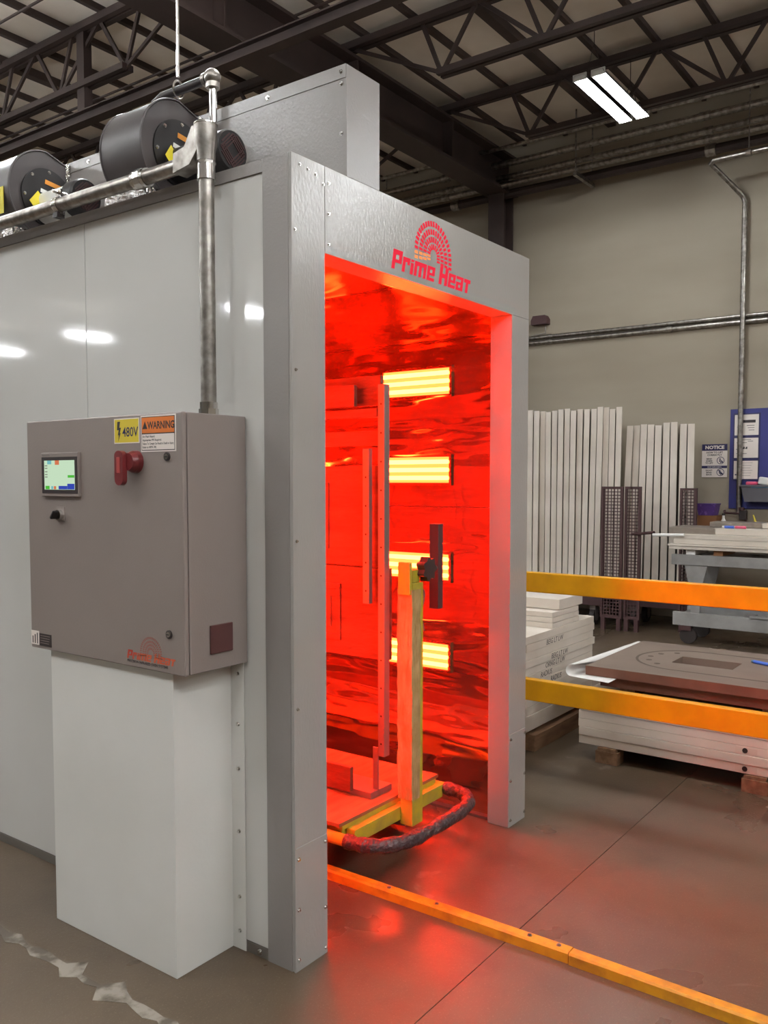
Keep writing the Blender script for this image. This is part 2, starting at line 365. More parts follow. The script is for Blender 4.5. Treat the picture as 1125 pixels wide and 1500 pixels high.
# pipes along the top of the back wall
pipes = [(7.05, 5.06, 0.035, 'topmost pipe of the bundle along the top of the back wall'), (7.15, 4.95, 0.03, 'second pipe from the top of the back wall bundle'),
         (7.05, 4.83, 0.03, 'lowest bright pipe of the bundle along the back wall'), (7.28, 4.80, 0.05, 'dark pipe nearest the wall at the bottom of the bundle'), (6.75, 5.12, 0.02, 'thin pipe in front of the wall bundle near the truss')]
for x_, z_, r_, lab in pipes:
    p = T('wall_pipe', lab, 'pipe', (x_, 0, z_), 'pipes along the back wall')
    MB().cyl((x_, -4.5, z_), (x_, 9.0, z_), r_, 10).build('pipe', M['galv'] if r_ < 0.05 else M['steel_dark'], p)
    for y_ in (-1.6, 0.9, 3.9):
        MB().cyl((x_, y_ - 0.05, z_), (x_, y_ + 0.05, z_), r_ * 1.25, 10).build('coupling', M['galv'], p)
for y_ in (-0.6, 2.2, 5.0):
    tp = T('pipe_hanger', 'trapeze hanger holding the wall pipes, ' + {-0.6: 'at the right edge of the picture', 2.2: 'in the middle of the back wall', 5.0: 'behind the oven duct'}[y_], 'hanger', (7.1, y_, 4.7), 'pipe hangers')
    B((6.9, y_ - 0.02, 4.71), (7.4, y_ + 0.02, 4.75)).build('strut_bar', M['galv'], tp)
    for x_ in (6.92, 7.36): MB().cyl((x_, y_, 4.72), (x_, y_, 5.4), 0.008, 6).build('threaded_rod', M['galv'], tp)

# fluorescent high-bay fixtures
def make_fixture(cx_, cy_, z_, label, group=None, open_top=False):
    t = T('ceiling_light', label, 'light', (cx_, cy_, z_), group)
    hl = 0.53
    for s_ in (-1, 1):
        yc = cy_ + s_ * 0.08
        if not open_top:
            MB().prism([(-0.062, -0.006), (-0.058, -0.006), (-0.04, 0.026), (0.04, 0.026), (0.058, -0.006), (0.062, -0.006), (0.044, 0.032), (-0.044, 0.032)],
                       lambda u, v, q: (cx_ + q, yc + u, z_ + v), -hl, hl).build('reflector', M['lamp_grey'], t)
        else:
            B((cx_ - hl, yc - 0.012, z_ + 0.022), (cx_ + hl, yc + 0.012, z_ + 0.045)).build('lamp_spine', M['lamp_grey'], t)
        for e in (-1, 1):
            B((cx_ + e * hl, yc - 0.06, z_ - 0.014), (cx_ + e * (hl - 0.012), yc + 0.06, z_ + 0.04)).build('end_plate', M['lamp_white'], t)
        for q in (-0.030, 0.030):
            MB().cyl((cx_ - hl + 0.02, yc + q, z_ + 0.004), (cx_ + hl - 0.02, yc + q, z_ + 0.004), 0.0115, 8).build('fluorescent_tube', M['tube'], t)
    B((cx_ - hl + 0.1, cy_ - 0.09, z_ + 0.033), (cx_ + hl - 0.1, cy_ + 0.09, z_ + 0.075)).build('ballast_box', M['steel_dark'], t) if not open_top else B((cx_ - 0.3, cy_ - 0.015, z_ + 0.02), (cx_ + 0.3, cy_ + 0.015, z_ + 0.06)).build('ballast_box', M['steel_dark'], t)
    for e in (-1, 1):
        for q in (-0.08, 0.08):
            MB().tube([(cx_ + e * 0.42, cy_ + q, z_ + 0.03), (cx_ + e * 0.42, cy_, z_ + 0.3), (cx_ + e * 0.42, cy_, ZD - 0.1)], 0.0035, 5).build('hanging_wire', M['steel_dark'], t)
    return t
fx = make_fixture(5.6, 1.275, 4.82, 'bright four-tube fluorescent fixture hanging below the roof trusses')
hid = 'unseen fluorescent fixture from a set partly added to brighten the workshop'
fo = make_fixture(5.2, -3.7, 4.6, hid, 'unseen workshop lights, partly added for brightness', True)  # open top added so the unseen fixtures brighten the roof deck
for X_, z_, ys_ in ((6.85, 4.78, (-5.75,)), (0.9, 4.5, (-8.4, -3.7)), (1.15, 4.5, (0.3, 2.2)), (0.75, 4.5, (4.3, 6.4, 8.6)), (-1.2, 4.78, (-5.0,)), (0.2, 4.5, (11.0, 14.0, 17.0)), (-2.8, 4.78, (-6.0, -3.7, -1.2, 1.275, 3.7, 6.2, 11.0)), (-10.4, 4.78, (-4.5, 1.275, 6.2, 10.6, 15.7, 19.4))):  # some rows match reflections, the others added to brighten oven, room and roof
    for Y_ in ys_:
        dup(fo, (X_, Y_, z_), hid)

# =================================================================== THE OVEN
OL = 3.0; OW = 1.497; OH = 2.417; XI0, XI1 = 0.148, 1.345; ZO = 2.16
ov = T('infrared_oven', 'tall walk-in infrared curing oven, grey and white panels, glowing orange inside', 'oven', (0.75, 1.5, 0))
B((0, 0, 0.0), (XI0, 0.11, OH), 0.0015).build('front_post', M['grey_paint'], ov)
B((XI1, 0, 0.0), (OW, 0.10, ZO - 0.0), 0.0015).build('front_post', M['grey_paint'], ov)
B((XI0 + 0.001, 0, ZO), (OW, 0.10, OH), 0.0015).build('header_panel', M['grey_paint'], ov)
B((-0.0022, 0.004, 0.0), (XI0 - 0.002, -0.0025, 0.38), 0.001).build('base_cover', M['grey_paint'], ov)
B((XI1 + 0.002, 0.004, 0.0), (OW - 0.002, -0.0025, 0.40), 0.001).build('base_cover', M['grey_paint'], ov)
# side skin facing -X
yb = [0.113, 0.98, 1.96, OL]
for i in range(3):
    B((0.002, yb[i] + 0.0015, 0.036), (0.05, yb[i + 1] - 0.0015, OH - 0.037), 0.001).build('side_panel', M['white_panel'], ov)
B((0.0, 0.111, 0.0), (0.05, OL, 0.034), 0.001).build('base_channel', M['channel'], ov)
B((-0.003, 0.112, OH - 0.037), (0.06, OL, OH), 0.001).build('top_trim', M['dark_grey_paint'], ov)
B((-0.002, 0.012, 0.0), (0.0, 0.112, OH - 0.001)).build('post_side_skin', M['dark_grey_paint'], ov)
for i in range(3):
    B((OW - 0.05, yb[i] - 0.01, 0.0), (OW - 0.002, yb[i + 1] - 0.0135, OH)).build('side_panel', M['white_panel'], ov)
B((0.0, OL, 0), (OW, OL + 0.05, OH)).build('rear_panel', M['white_panel'], ov)
B((0.06, 0.112, 2.385), (OW - 0.052, OL, OH - 0.002)).build('roof_panel', M['dark_grey_paint'], ov)
# plenum duct on the roof, flush with the front
B((0.255, 0.0, OH - 0.0005), (0.425, OL, 2.755), 0.001).build('plenum_duct', M['dark_grey_paint'], ov)
B((0.2525, 0.002, 2.715), (0.256, OL, 2.7555)).build('plenum_flange', M['dark_grey_paint'], ov)
# interior: polished liner
LX0, LX1, LZ = 0.10, 1.40, 2.36
zs = [0.012, 0.62, 1.36, 2.098, LZ]
ysg = [0.105, 1.06, 2.0, OL - 0.02]
def liner(x, nx):
    for i in range(4):
        for j in range(3):
            B((x, ysg[j] + 0.0008, zs[i] + 0.0008), (x + nx * 0.008, ysg[j + 1] - 0.0008, zs[i + 1] - 0.0008)).build('liner_panel', M['mirror'], ov)
liner(LX1, 1); liner(LX0, -1)
for j in range(3):
    B((LX0, ysg[j] + 0.001, LZ), (LX1, ysg[j + 1] - 0.001, LZ + 0.01)).build('ceiling_liner', M['mirror_end'], ov)
B((LX0, OL - 0.02, 0.0), (LX1, OL - 0.01, LZ)).build('rear_liner', M['mirror_end'], ov)
B((LX0, 0.1, ZO + 0.0), (LX1, 0.104, LZ)).build('header_back', M['mirror_end'], ov)
B((LX1 - 0.03, 0.1, 0.0), (LX1 + 0.004, OL - 0.03, 0.012), 0.001).build('floor_strip', M['channel'], ov)
B((LX0 + 0.03, 0.112, 0.0), (LX0 - 0.004, OL - 0.03, 0.012), 0.001).build('floor_strip', M['channel'], ov)
# heaters
def heater(x, nx, y0, zc):
    hw, hh = 0.36, 0.115
    fb = MB(); t = 0.012
    for a, b in (((y0 - t, zc - hh / 2 - t), (y0 + hw + t, zc - hh / 2)), ((y0 - t, zc + hh / 2), (y0 + hw + t, zc + hh / 2 + t)), ((y0 - t, zc - hh / 2), (y0, zc + hh / 2)), ((y0 + hw, zc - hh / 2), (y0 + hw + t, zc + hh / 2))):
        fb.box((x, a[0], a[1]), (x + nx * 0.012, b[0], b[1]))
    h = fb.build('heater', M['mirror'], ov)
    B((x, y0, zc - hh / 2), (x + nx * 0.004, y0 + hw, zc + hh / 2)).build('quartz_face', M['ir_face'], h)
    for q in (-0.036, 0.0, 0.036):
        MB().cyl((x + nx * 0.015, y0 + 0.004, zc + q), (x + nx * 0.015, y0 + hw - 0.004, zc + q), 0.0095, 8).build('heater_tube', M['ir'], h)
    return h
first = {}
for nx, x in ((-1, LX1), (1, LX0)):
    h0 = None
    for y0 in (0.33, 1.15, 1.97):
        for zc in (1.917, 1.525, 1.09, 0.685):
            if h0 is None: h0 = heater(x, nx, y0, zc); base = (y0, zc); continue
            k = copy_part(h0, (0, y0 - base[0], zc - base[1])); k.parent = ov
            for g in list(h0.children):
                d = g.copy(); COL.objects.link(d); d.parent = k
# screws of the oven skin
screws(ov, [(0.012, -0.0025, z) for z in (0.035, 0.19, 0.345)] + [(0.135, -0.0025, z) for z in (0.02, 0.15, 0.36)] +
       [(XI1 + 0.012, -0.0025, z) for z in (0.03, 0.2, 0.38)] + [(OW - 0.012, -0.0025, z) for z in (0.03, 0.2, 0.38)], (0, -1, 0), 0.005)
screws(ov, [(0.035, 0, 2.39), (0.07, 0, 2.385), (0.105, 0, 2.38), (0.14, 0, 2.36)] + [(0.165, 0, z) for z in (2.37, 2.28, 2.19)] + [(0.013, 0, z) for z in (0.8, 1.3, 1.8, 2.2)] , (0, -1, 0), 0.0035)
screws(ov, [(0.2525, y, 2.735) for y in (0.02, 0.33, 0.6, 1.0, 1.3, 1.7)] + [(0.255, 0.02, z) for z in (2.70, 2.55)], (-1, 0, 0), 0.005)
screws(ov, [(0.0, y, 0.017) for y in (0.15, 1.2, 2.0)], (-1, 0, 0), 0.008)
GL = {'P': (0.8, [(0, 0, .26, 1), (.26, .76, .8, 1), (.54, .5, .8, .76), (.26, .34, .8, .5)]),
      'r': (0.62, [(0, 0, .24, .78), (.24, .54, .62, .78), (.42, .42, .62, .54)]),
      'i': (0.25, [(0, 0, .25, .60), (0, .66, .25, .78)]),
      'm': (1.1, [(0, 0, .24, .78), (.24, .56, 1.1, .78), (.43, 0, .67, .56), (.86, 0, 1.1, .56)]),
      'e': (0.72, [(0, 0, .24, .78), (.24, .61, .72, .78), (.24, 0, .72, .17), (.48, .30, .72, .61), (.24, .30, .48, .43)]),
      'H': (0.82, [(0, 0, .27, 1), (.55, 0, .82, 1), (.27, .38, .55, .62)]),
      'a': (0.72, [(0, .62, .72, .78), (.48, 0, .72, .62), (0, 0, .24, .46), (.24, .32, .48, .46), (.24, 0, .48, .15)]),
      't': (0.66, [(0, .57, .66, .78), (.21, 0, .45, .57)])}
def block_text(name, s_, m, parent, org, right, up, ux, uz, shear, lift):
    R = Vector(right); U = Vector(up); Nn = R.cross(U); org = Vector(org); mb = MB(); x = 0.0
    for ch in s_:
        if ch == ' ': x += 0.38; continue
        wd, rects = GL[ch]
        for (a0, b0, a1, b1) in rects:
            vs = []
            for z in (0.0, lift):
                for a, b in ((a0, b0), (a1, b0), (a1, b1), (a0, b1)):
                    vs.append(org + R * ((x + a + shear * b) * ux) + U * (b * uz) + Nn * z)
            mb.add(vs, [(0, 1, 2, 3), (7, 6, 5, 4), (0, 4, 5, 1), (1, 5, 6, 2), (2, 6, 7, 3), (3, 7, 4, 0)], True)
        x += wd + 0.10
    return mb.build(name, m, parent)
# logo on the header; emissive shapes stand in for oven light through cut-outs
XR, ZU, YR = Vector((1, 0, 0)), Vector((0, 0, 1)), Vector((0, -1, 0))
def arches(parent, org, right, up, radii, thick, ndash, legs, m, hot=None, lift=0.001, dash=0.62):
    R = Vector(right); U = Vector(up); Nn = R.cross(U); org = Vector(org); objs = []
    for ri, r in enumerate(radii):
        lst = []
        for k in range(ndash[ri]):
            a = PI * (k + 0.5) / ndash[ri]; lst.append((Vector((math.cos(a) * r, math.sin(a) * r)), a))
        step = PI * r / ndash[ri]
        for s_ in (0, 1):
            for q in range(legs[ri]):
                lst.append((Vector(((1 if s_ == 0 else -1) * r, -step * (q + 0.5))), 0.0 if s_ == 0 else PI))
        mbm, mbh = MB(), MB(); hotn = False
        for p2, a in lst:
            er = Vector((math.cos(a), math.sin(a))); et = Vector((-er.y, er.x)); hl = step * dash / 2; ht = thick / 2
            vs = []
            for z in (0.0, lift):
                for i, j in ((-1, -1), (1, -1), (1, 1), (-1, 1)):
                    q2 = p2 + et * i * hl + er * j * ht; vs.append(org + R * q2.x + U * q2.y + Nn * z)
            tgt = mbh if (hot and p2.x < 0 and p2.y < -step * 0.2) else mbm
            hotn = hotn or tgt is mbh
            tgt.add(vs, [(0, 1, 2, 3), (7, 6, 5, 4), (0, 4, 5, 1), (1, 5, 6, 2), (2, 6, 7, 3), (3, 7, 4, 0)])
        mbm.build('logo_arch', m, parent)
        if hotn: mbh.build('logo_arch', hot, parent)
arches(ov, (0.748, 0.0, 2.275), XR, ZU, (0.110, 0.082, 0.056, 0.031), 0.019, (21, 17, 13, 9), (2, 2, 2, 2), M['logo_glow_red'], M['logo_glow_bright'])
block_text('logo_lettering', 'Prime Heat', M['logo_glow_red'], ov, (0.490, 0.0, 2.184), XR, ZU, 0.0665, 0.066, 0.22, 0.001)

# ------------------------------------------------------------------ base wireway box and control cabinet
wy = T('wireway_box', 'white sheet-metal floor box under the control cabinet', 'box', (-0.115, 0.56, 0))
B((-0.233, 0.262, 0.0), (-0.003, 0.872, 0.9195), 0.0015).build('box_shell', M['white_box'], wy)
B((-0.003, 0.207, 0.0), (-0.0, 0.264, 0.918), 0.0005).build('flange', M['white_box'], wy)
screws(wy, [(-0.003, 0.232, z) for z in (0.06, 0.17, 0.38, 0.58, 0.72, 0.88)], (-1, 0, 0), 0.0055)

cb = T('control_cabinet', 'grey steel control cabinet with touch screen and red switch handle', 'cabinet', (-0.125, 0.57, 0.905))
CX = -0.252; cy0, cy1, cz0, cz1 = 0.188, 0.955, 0.921, 1.671
B((-0.232, cy0, cz0), (-0.003, cy1, cz1), 0.003).build('body', M['cabinet_side'], cb)
dr = B((CX, cy0 - 0.002, cz0 - 0.001), (-0.236, cy1, cz1 + 0.001), 0.004).build('door', M['cabinet_paint'], cb)
B((-0.236, cy0 + 0.006, cz0 + 0.006), (-0.232, cy1 - 0.006, cz1 - 0.006)).build('gasket', M['blackish'], cb)
for y_, z_ in ((0.25, 1.546), (0.252, 1.036)):
    lk = MB().cyl((CX, y_, z_), (CX - 0.004, y_, z_), 0.0125, 20).build('lock', M['blackish'], cb)
    MB().cyl((CX - 0.004, y_, z_), (CX - 0.006, y_, z_), 0.0085, 16).build('lock_core', M['chrome'], lk)
    B((CX - 0.0065, y_ - 0.006, z_ - 0.0012), (CX - 0.006, y_ + 0.006, z_ + 0.0012)).build('slot', M['black'], lk)
# touch screen
hm = B((CX - 0.010, 0.659, 1.427), (CX, 0.860, 1.567), 0.002).build('operator_screen', M['cabinet_paint'], cb)
B((CX - 0.0112, 0.664, 1.437), (CX - 0.0095, 0.855, 1.553)).build('screen_bezel', M['blackish'], hm)
SX = CX - 0.0118
B((SX, 0.677, 1.449), (CX - 0.011, 0.840, 1.542)).build('display', M['screen'], hm)
def dsp(y0, y1, z0, z1, m): B((SX - 0.0005, y0, z0), (SX, y1, z1)).build('screen_icon', M[m], hm)
dsp(0.678, 0.715, 1.450, 1.468, 'scr_blue'); dsp(0.716, 0.762, 1.450, 1.461, 'scr_blue'); dsp(0.678, 0.712, 1.487, 1.495, 'scr_green'); dsp(0.812, 0.834, 1.450, 1.461, 'scr_green')
dsp(0.776, 0.788, 1.450, 1.460, 'scr_red'); dsp(0.792, 0.802, 1.450, 1.460, 'scr_teal'); dsp(0.758, 0.780, 1.528, 1.542, 'scr_red'); dsp(0.800, 0.822, 1.530, 1.542, 'scr_teal')
for z_ in (1.524, 1.516, 1.505, 1.496, 1.488): B((SX - 0.0005, 0.822, z_), (SX, 0.836, z_ + 0.0025)).build('screen_text', M['ink_grey'], hm)
text('maker_name', 'Monitouch', M['ink_grey'], hm, (CX - 0.0102, 0.853, 1.556), (0, -1, 0), ZU, 0.010, 0.0002)
# selector switch
sw = B((CX - 0.004, 0.747, 1.349), (CX, 0.789, 1.394), 0.001).build('selector_switch', M['cabinet_paint'], cb)
MB().cyl((CX - 0.004, 0.768, 1.368), (CX - 0.016, 0.768, 1.368), 0.0165, 24).build('switch_collar', M['chrome'], sw)
MB().box((-0.013, -0.0045, -0.014), (0.013, 0.0045, 0.016), 0.003, Matrix.Translation((CX - 0.024, 0.768, 1.368)) @ Matrix.Rotation(math.radians(38), 4, 'X')).build('switch_lever', M['black'], sw)
# red disconnect handle
dh = MB().cyl((CX, 0.388, 1.533), (CX - 0.016, 0.388, 1.533), 0.033, 32, 0.032).cyl((CX - 0.016, 0.388, 1.533), (CX - 0.032, 0.388, 1.533), 0.032, 32, 0.025).build('disconnect_switch', M['red_plastic'], cb)
pl = []
for k in range(13): a = PI * k / 12; pl.append((0.019 * math.cos(a), 0.020 + 0.014 * math.sin(a)))
for k in range(13): a = PI + PI * k / 12; pl.append((0.019 * math.cos(a), -0.048 + 0.019 * math.sin(a)))
MB().prism(pl, lambda u, v, q: (q, 0.412 - u, 1.531 + v), CX - 0.030, CX - 0.046).build('switch_lever', M['red_plastic'], dh)
B((CX - 0.0472, 0.405, 1.500), (CX - 0.0458, 0.420, 1.546), 0.0005).build('lever_inlay', M['red_light'], dh)
# stickers
def sticker(nm, y1, y0, z1, z0, m, x=CX, t=0.0012): return B((x - t, y0, z0), (x, y1, z1)).build(nm, m, cb)
LY = Vector((0, -1, 0))
s1 = sticker('voltage_sticker', 0.489, 0.372, 1.662, 1.588, M['sign_white'])
B((CX - 0.0018, 0.375, 1.591), (CX - 0.0012, 0.486, 1.659)).build('sticker_field', M['sign_yellow'], s1)
text('voltage_lettering', '480V', M['navy'], s1, (CX - 0.0018, 0.449, 1.608), LY, ZU, 0.040, 0.0004, 0, 0.0003, 'LEFT', 0.86)
MB().prism([(-0.010, 0.028), (0.004, 0.028), (0.000, 0.010), (0.008, 0.010), (0.002, -0.006), (0.006, -0.006), (-0.006, -0.030), (-0.003, -0.012), (-0.008, -0.012), (-0.003, 0.003), (-0.012, 0.003)],
           lambda u, v, q: (q, 0.463 - u * 0.9, 1.625 + v), CX - 0.0018, CX - 0.0024).build('lightning_bolt', M['ink'], s1)
s2 = sticker('warning_sticker', 0.365, 0.212, 1.666, 1.561, M['sign_white'])
B((CX - 0.0016, 0.216, 1.565), (CX - 0.0012, 0.361, 1.662)).build('sticker_border', M['ink'], s2)
B((CX - 0.0020, 0.218, 1.567), (CX - 0.0014, 0.359, 1.612)).build('sticker_field', M['sign_white'], s2)
B((CX - 0.0020, 0.218, 1.615), (CX - 0.0014, 0.359, 1.660)).build('sticker_header', M['sign_orange'], s2)
text('warning_lettering', 'WARNING', M['ink'], s2, (CX - 0.0020, 0.333, 1.627), LY, ZU, 0.030, 0.0004, 0, 0.0006, 'LEFT', 0.80)
MB().prism([(-0.011, -0.010), (0.011, -0.010), (0, 0.012)], lambda u, v, q: (q, 0.345 - u, 1.637 + v), CX - 0.0020, CX - 0.0026).build('alert_triangle', M['ink'], s2)
for k, s_ in enumerate(('Arc Flash Hazard.', 'Appropriate PPE Required.', "Failure To Comply Can Result in Death or Injury.", 'Refer to NFPA 70E.')):
    text('warning_text', s_, M['ink'], s2, (CX - 0.0020, 0.356, 1.6025 - 0.0103 * k), LY, ZU, 0.0085, 0.0002, 0, 0.0001, 'LEFT', 0.80 if k == 2 else 0.9)
s3 = sticker('name_plate', 0.905, 0.838, 0.972, 0.931, M['blackish'])
for k in range(4): B((CX - 0.0016, 0.845 + 0.002 * k, 0.964 - 0.008 * k), (CX - 0.0012, 0.900, 0.9655 - 0.008 * k)).build('plate_text', M['cabinet_paint'], s3)
s4 = sticker('approval_label', 0.952, 0.908, 0.978, 0.932, M['sign_white'])
for k in range(3): B((CX - 0.0016, 0.914 + 0.013 * k, 0.936), (CX - 0.0012, 0.919 + 0.013 * k, 0.972 - 0.006 * k)).build('label_text', M['ink'], s4)
lg = B((CX - 0.0004, 0.232, 0.934), (CX, 0.445, 0.936)).build('logo_decal', M['cabinet_paint'], cb)
arches(lg, (CX, 0.336, 0.9705), LY, ZU, (0.046, 0.035, 0.025, 0.0150), 0.0068, (21, 17, 13, 9), (2, 2, 2, 1), M['logo_brown'], None, 0.0006, 0.6)
block_text('logo_lettering', 'Prime Heat', M['logo_orange'], lg, (CX, 0.447, 0.945), LY, ZU, 0.0283, 0.0265, 0.22, 0.0006)
text('tagline', 'PRECISION INFRARED OVEN SYSTEMS', M['ink'], lg, (CX, 0.446, 0.934), LY, ZU, 0.0112, 0.0004, 0, 0.0003, 'LEFT', 0.98)
# side plate
B((-0.158, cy0, 0.970), (-0.069, cy0 - 0.006, 1.055), 0.002).build('side_vent_plate', M['maroon'], cb)

# ------------------------------------------------------------------ conduits on the oven
cd = T('power_conduit', 'galvanised steel conduit rising from the cabinet top to the roof edge', 'conduit', (-0.06, 0.287, 1.671))
RC = 0.0235
MB().cyl((-0.06, 0.287, 1.671), (-0.06, 0.287, 2.40), RC, 20).build('pipe', M['galv'], cd)
for z0, z1, r_ in ((1.671, 1.695, 0.030), (1.695, 1.715, 0.027), (2.375, 2.385, 0.028), (2.385, 2.42, 0.0275), (2.42, 2.428, 0.0295)):
    MB().cyl((-0.06, 0.287, z0), (-0.06, 0.287, z1), r_, 16 if r_ < 0.029 else 8).build('connector', M['chrome'], cd)
cf = MB().tube([(-0.06, 0.287, 2.43), (-0.06, 0.287, 2.455), (-0.06, 0.287, 2.475), (-0.06, 0.287, 2.535)], 0.03, 20, True, lambda k: (0.0275, 0.0285, 0.0335, 0.0345)[k])
cf.prism([(0.287, 2.532), (0.318, 2.532), (0.352, 2.480), (0.402, 2.470), (0.404, 2.412), (0.330, 2.424), (0.287, 2.47)], lambda u, v, q: (q, u, v), -0.088, -0.032)
cf.build('elbow_body', M['galv'], cd)
MB().cyl((-0.06, 0.287, 2.535), (-0.06, 0.287, 2.5385), 0.0365, 24).build('elbow_cover', M['chrome'], cd)
hc = T('roof_conduit', 'horizontal steel conduit along the roof edge below the blowers', 'conduit', (-0.06, 1.5, 2.44))
MB().tube([(-0.06, 0.40, 2.441), (-0.06, 0.5, 2.439), (-0.06, 3.0, 2.439)], RC, 18).build('pipe', M['galv'], hc)
MB().cyl((-0.06, 0.555, 2.439), (-0.06, 0.615, 2.439), 0.029, 16).cyl((-0.06, 0.57, 2.439), (-0.06, 0.600, 2.439), 0.031, 10).build('coupling', M['chrome'], hc)
stp = MB().cyl((-0.06, 1.02, 2.439), (-0.06, 1.045, 2.439), 0.0275, 16).box((-0.064, 1.022, 2.405), (-0.045, 1.043, 2.417)); stp.box((-0.064, 1.018, 2.463), (-0.056, 1.047, 2.492)).build('strap', M['chrome'], hc)
MB().cyl((-0.085, 1.033, 2.482), (-0.03, 1.033, 2.482), 0.006, 8).build('strap_bolt', M['chrome'], hc)
B((-0.075, 1.025, 2.395), (-0.045, 1.05, 2.412)).build('strap_clip', M['blackish'], hc)

# ------------------------------------------------------------------ blowers
def make_blower(label, Y0):
    b = T('blower', label, 'blower', (0.15, Y0 + 0.1, 2.417), 'roof blowers')
    cx_, cz_, R0 = 0.150, 2.600, 0.168
    pts = []
    for k in range(37):
        a = math.radians(-60 - k * (300 - 0) / 36 + 0)          # clockwise from lower right, over the left side to the top right
        a = math.radians(-70 - k * 200 / 36)
        pts.append((cx_ + R0 * math.cos(a) * 0.97, cz_ + R0 * math.sin(a)))
    # outlet straight to the duct
    pts = [(0.2555, 2.44)] + pts + [(0.2555, cz_ + R0 * 0.78)]
    sc_ = MB().prism(pts, lambda u, v, q: (u, q, v), Y0, Y0 + 0.21).build('scroll_housing', M['blower'], b)
    rim = [(u, v) for u, v in pts]
    MB().tube([(u, Y0 - 0.001, v) for u, v in pts], 0.004, 6).build('housing_rim', M['blower'], b)
    MB().tube([(u, Y0 + 0.211, v) for u, v in pts], 0.004, 6).build('housing_rim', M['blower'], b)
    ip = MB().cyl((cx_, Y0, cz_ - 0.01), (cx_, Y0 - 0.008, cz_ - 0.01), 0.112, 40).build('inlet_plate', M['black'], b)
    screws(ip, [(cx_ + 0.1 * math.cos(a), Y0 - 0.008, cz_ - 0.01 + 0.1 * math.sin(a)) for a in (0.7, 1.5, 2.3, 3.2, 4.0)], (0, -1, 0), 0.005)
    # motor
    mx, mz = cx_ - 0.005, cz_ - 0.055
    mo = MB().cyl((mx, Y0 - 0.008, mz), (mx, Y0 - 0.20, mz), 0.060, 28).build('motor', M['lamp_white'] if Y0 > 1 else M['black'], b)
    MB().cyl((mx, Y0 - 0.20, mz), (mx, Y0 - 0.255, mz), 0.068, 28).cyl((mx, Y0 - 0.255, mz), (mx, Y0 - 0.266, mz), 0.068, 28, 0.062).build('fan_cowl', M['black'], mo)
    gr = MB()
    for a in range(4):
        for q in range(1, 5):
            aa = PI / 4 + a * PI / 2; e = Vector((math.cos(aa), math.sin(aa))); n_ = Vector((-e.y, e.x))
            d_ = 0.012 + q * 0.0085; h_ = min(0.036, math.sqrt(max(0.0, 0.052 ** 2 - d_ ** 2)))
            p_ = e * d_
            gr.bar((mx + p_.x - n_.x * h_, Y0 - 0.2675, mz + p_.y - n_.y * h_), (mx + p_.x + n_.x * h_, Y0 - 0.2675, mz + p_.y + n_.y * h_), 0.003, 0.004)
    gr.build('cowl_slots', M['rack_brown'], mo)
    # foil seal to the duct, tags
    B((0.236, Y0 - 0.01, 2.42), (0.2545, Y0 + 0.03, 2.745), 0.004).build('foil_tape', M['foil'], b)
    B((0.0, Y0 + 0.0, 2.417), (0.25, Y0 + 0.21, 2.45)).build('mounting_base', M['foil'], b)
    def tagp(nm, cx2, cz2, wd, ht, rot, m, y=Y0 - 0.0095):
        MB().box((-wd / 2, -0.0008, -ht / 2), (wd / 2, 0.0008, ht / 2), 0, Matrix.Translation((cx2, y, cz2)) @ Matrix.Rotation(rot, 4, 'Y')).build(nm, M[m], b)
    tagp('orange_sticker', cx_ + 0.025, cz_ + 0.045, 0.075, 0.017, math.radians(8), 'tag_orange')
    tagp('white_sticker', cx_ - 0.005, cz_ + 0.008, 0.055, 0.015, math.radians(10), 'lamp_white')
    tagp('orange_sticker', cx_ + 0.03, cz_ + 0.012, 0.03, 0.028, math.radians(8), 'tag_orange')
    MB().box((-0.055, -0.0008, -0.02), (0.055, 0.0008, 0.02), 0, Matrix.Translation((cx_ - 0.075, Y0 - 0.05, cz_ - 0.045)) @ Matrix.Rotation(math.radians(-42), 4, 'Y') @ Matrix.Rotation(math.radians(30), 4, 'Z')).build('hang_tag', M['tag_yellow'], b)
    return b
b1 = make_blower('dark grey centrifugal blower nearest the front of the oven roof', 0.65)
b2 = make_blower('dark grey blower at the left edge with a yellow tag on its shell', 1.43)
B((-0.016, 1.46, 2.50), (-0.0145, 1.52, 2.60)).build('warning_tag', M['tag_yellow'], b2)
# roof drop pipe with ball elbow and hanger rod
rp = T('roof_pipe', 'steel drop pipe with a ball elbow behind the front blower', 'pipe', (0.215, 0.46, 2.46))
MB().cyl((0.225, 0.56, 2.42), (0.225, 0.56, 2.83), 0.013, 14).build('drop_pipe', M['chrome'], rp)
el = MB()
for k in range(1):
    bm = bmesh.new(); bmesh.ops.create_uvsphere(bm, u_segments=20, v_segments=12, radius=0.029)
    el.add([v.co + Vector((0.225, 0.562, 2.852)) for v in bm.verts], [[v.index for v in f.verts] for f in bm.faces]); bm.free()
el.cyl((0.225, 0.56, 2.815), (0.225, 0.56, 2.832), 0.024, 16).cyl((0.225, 0.585, 2.852), (0.225, 0.60, 2.852), 0.023, 16)
el.build('ball_elbow', M['galv'], rp)
MB().tube([(0.225, 0.58, 2.852), (0.225, 0.82, 2.852), (0.225, 0.86, 2.838), (0.225, 0.875, 2.80), (0.225, 0.875, 2.42)], 0.016, 14).build('cross_pipe', M['blackish'], rp)
hr = T('hanger_rod', 'thin threaded rod hanging from the roof to the drop pipe', 'rod', (0.225, 0.72, 2.88))
MB().cyl((0.225, 0.735, 2.90), (0.225, 0.735, ZD - 0.02), 0.006, 8).build('rod', M['chrome'], hr)
MB().tube([(0.225 + 0.022 * math.cos(a), 0.735, 2.856 + 0.03 * math.sin(a)) for a in [2 * PI * k / 16 for k in range(17)]], 0.004, 6).build('clevis', M['chrome'], hr)

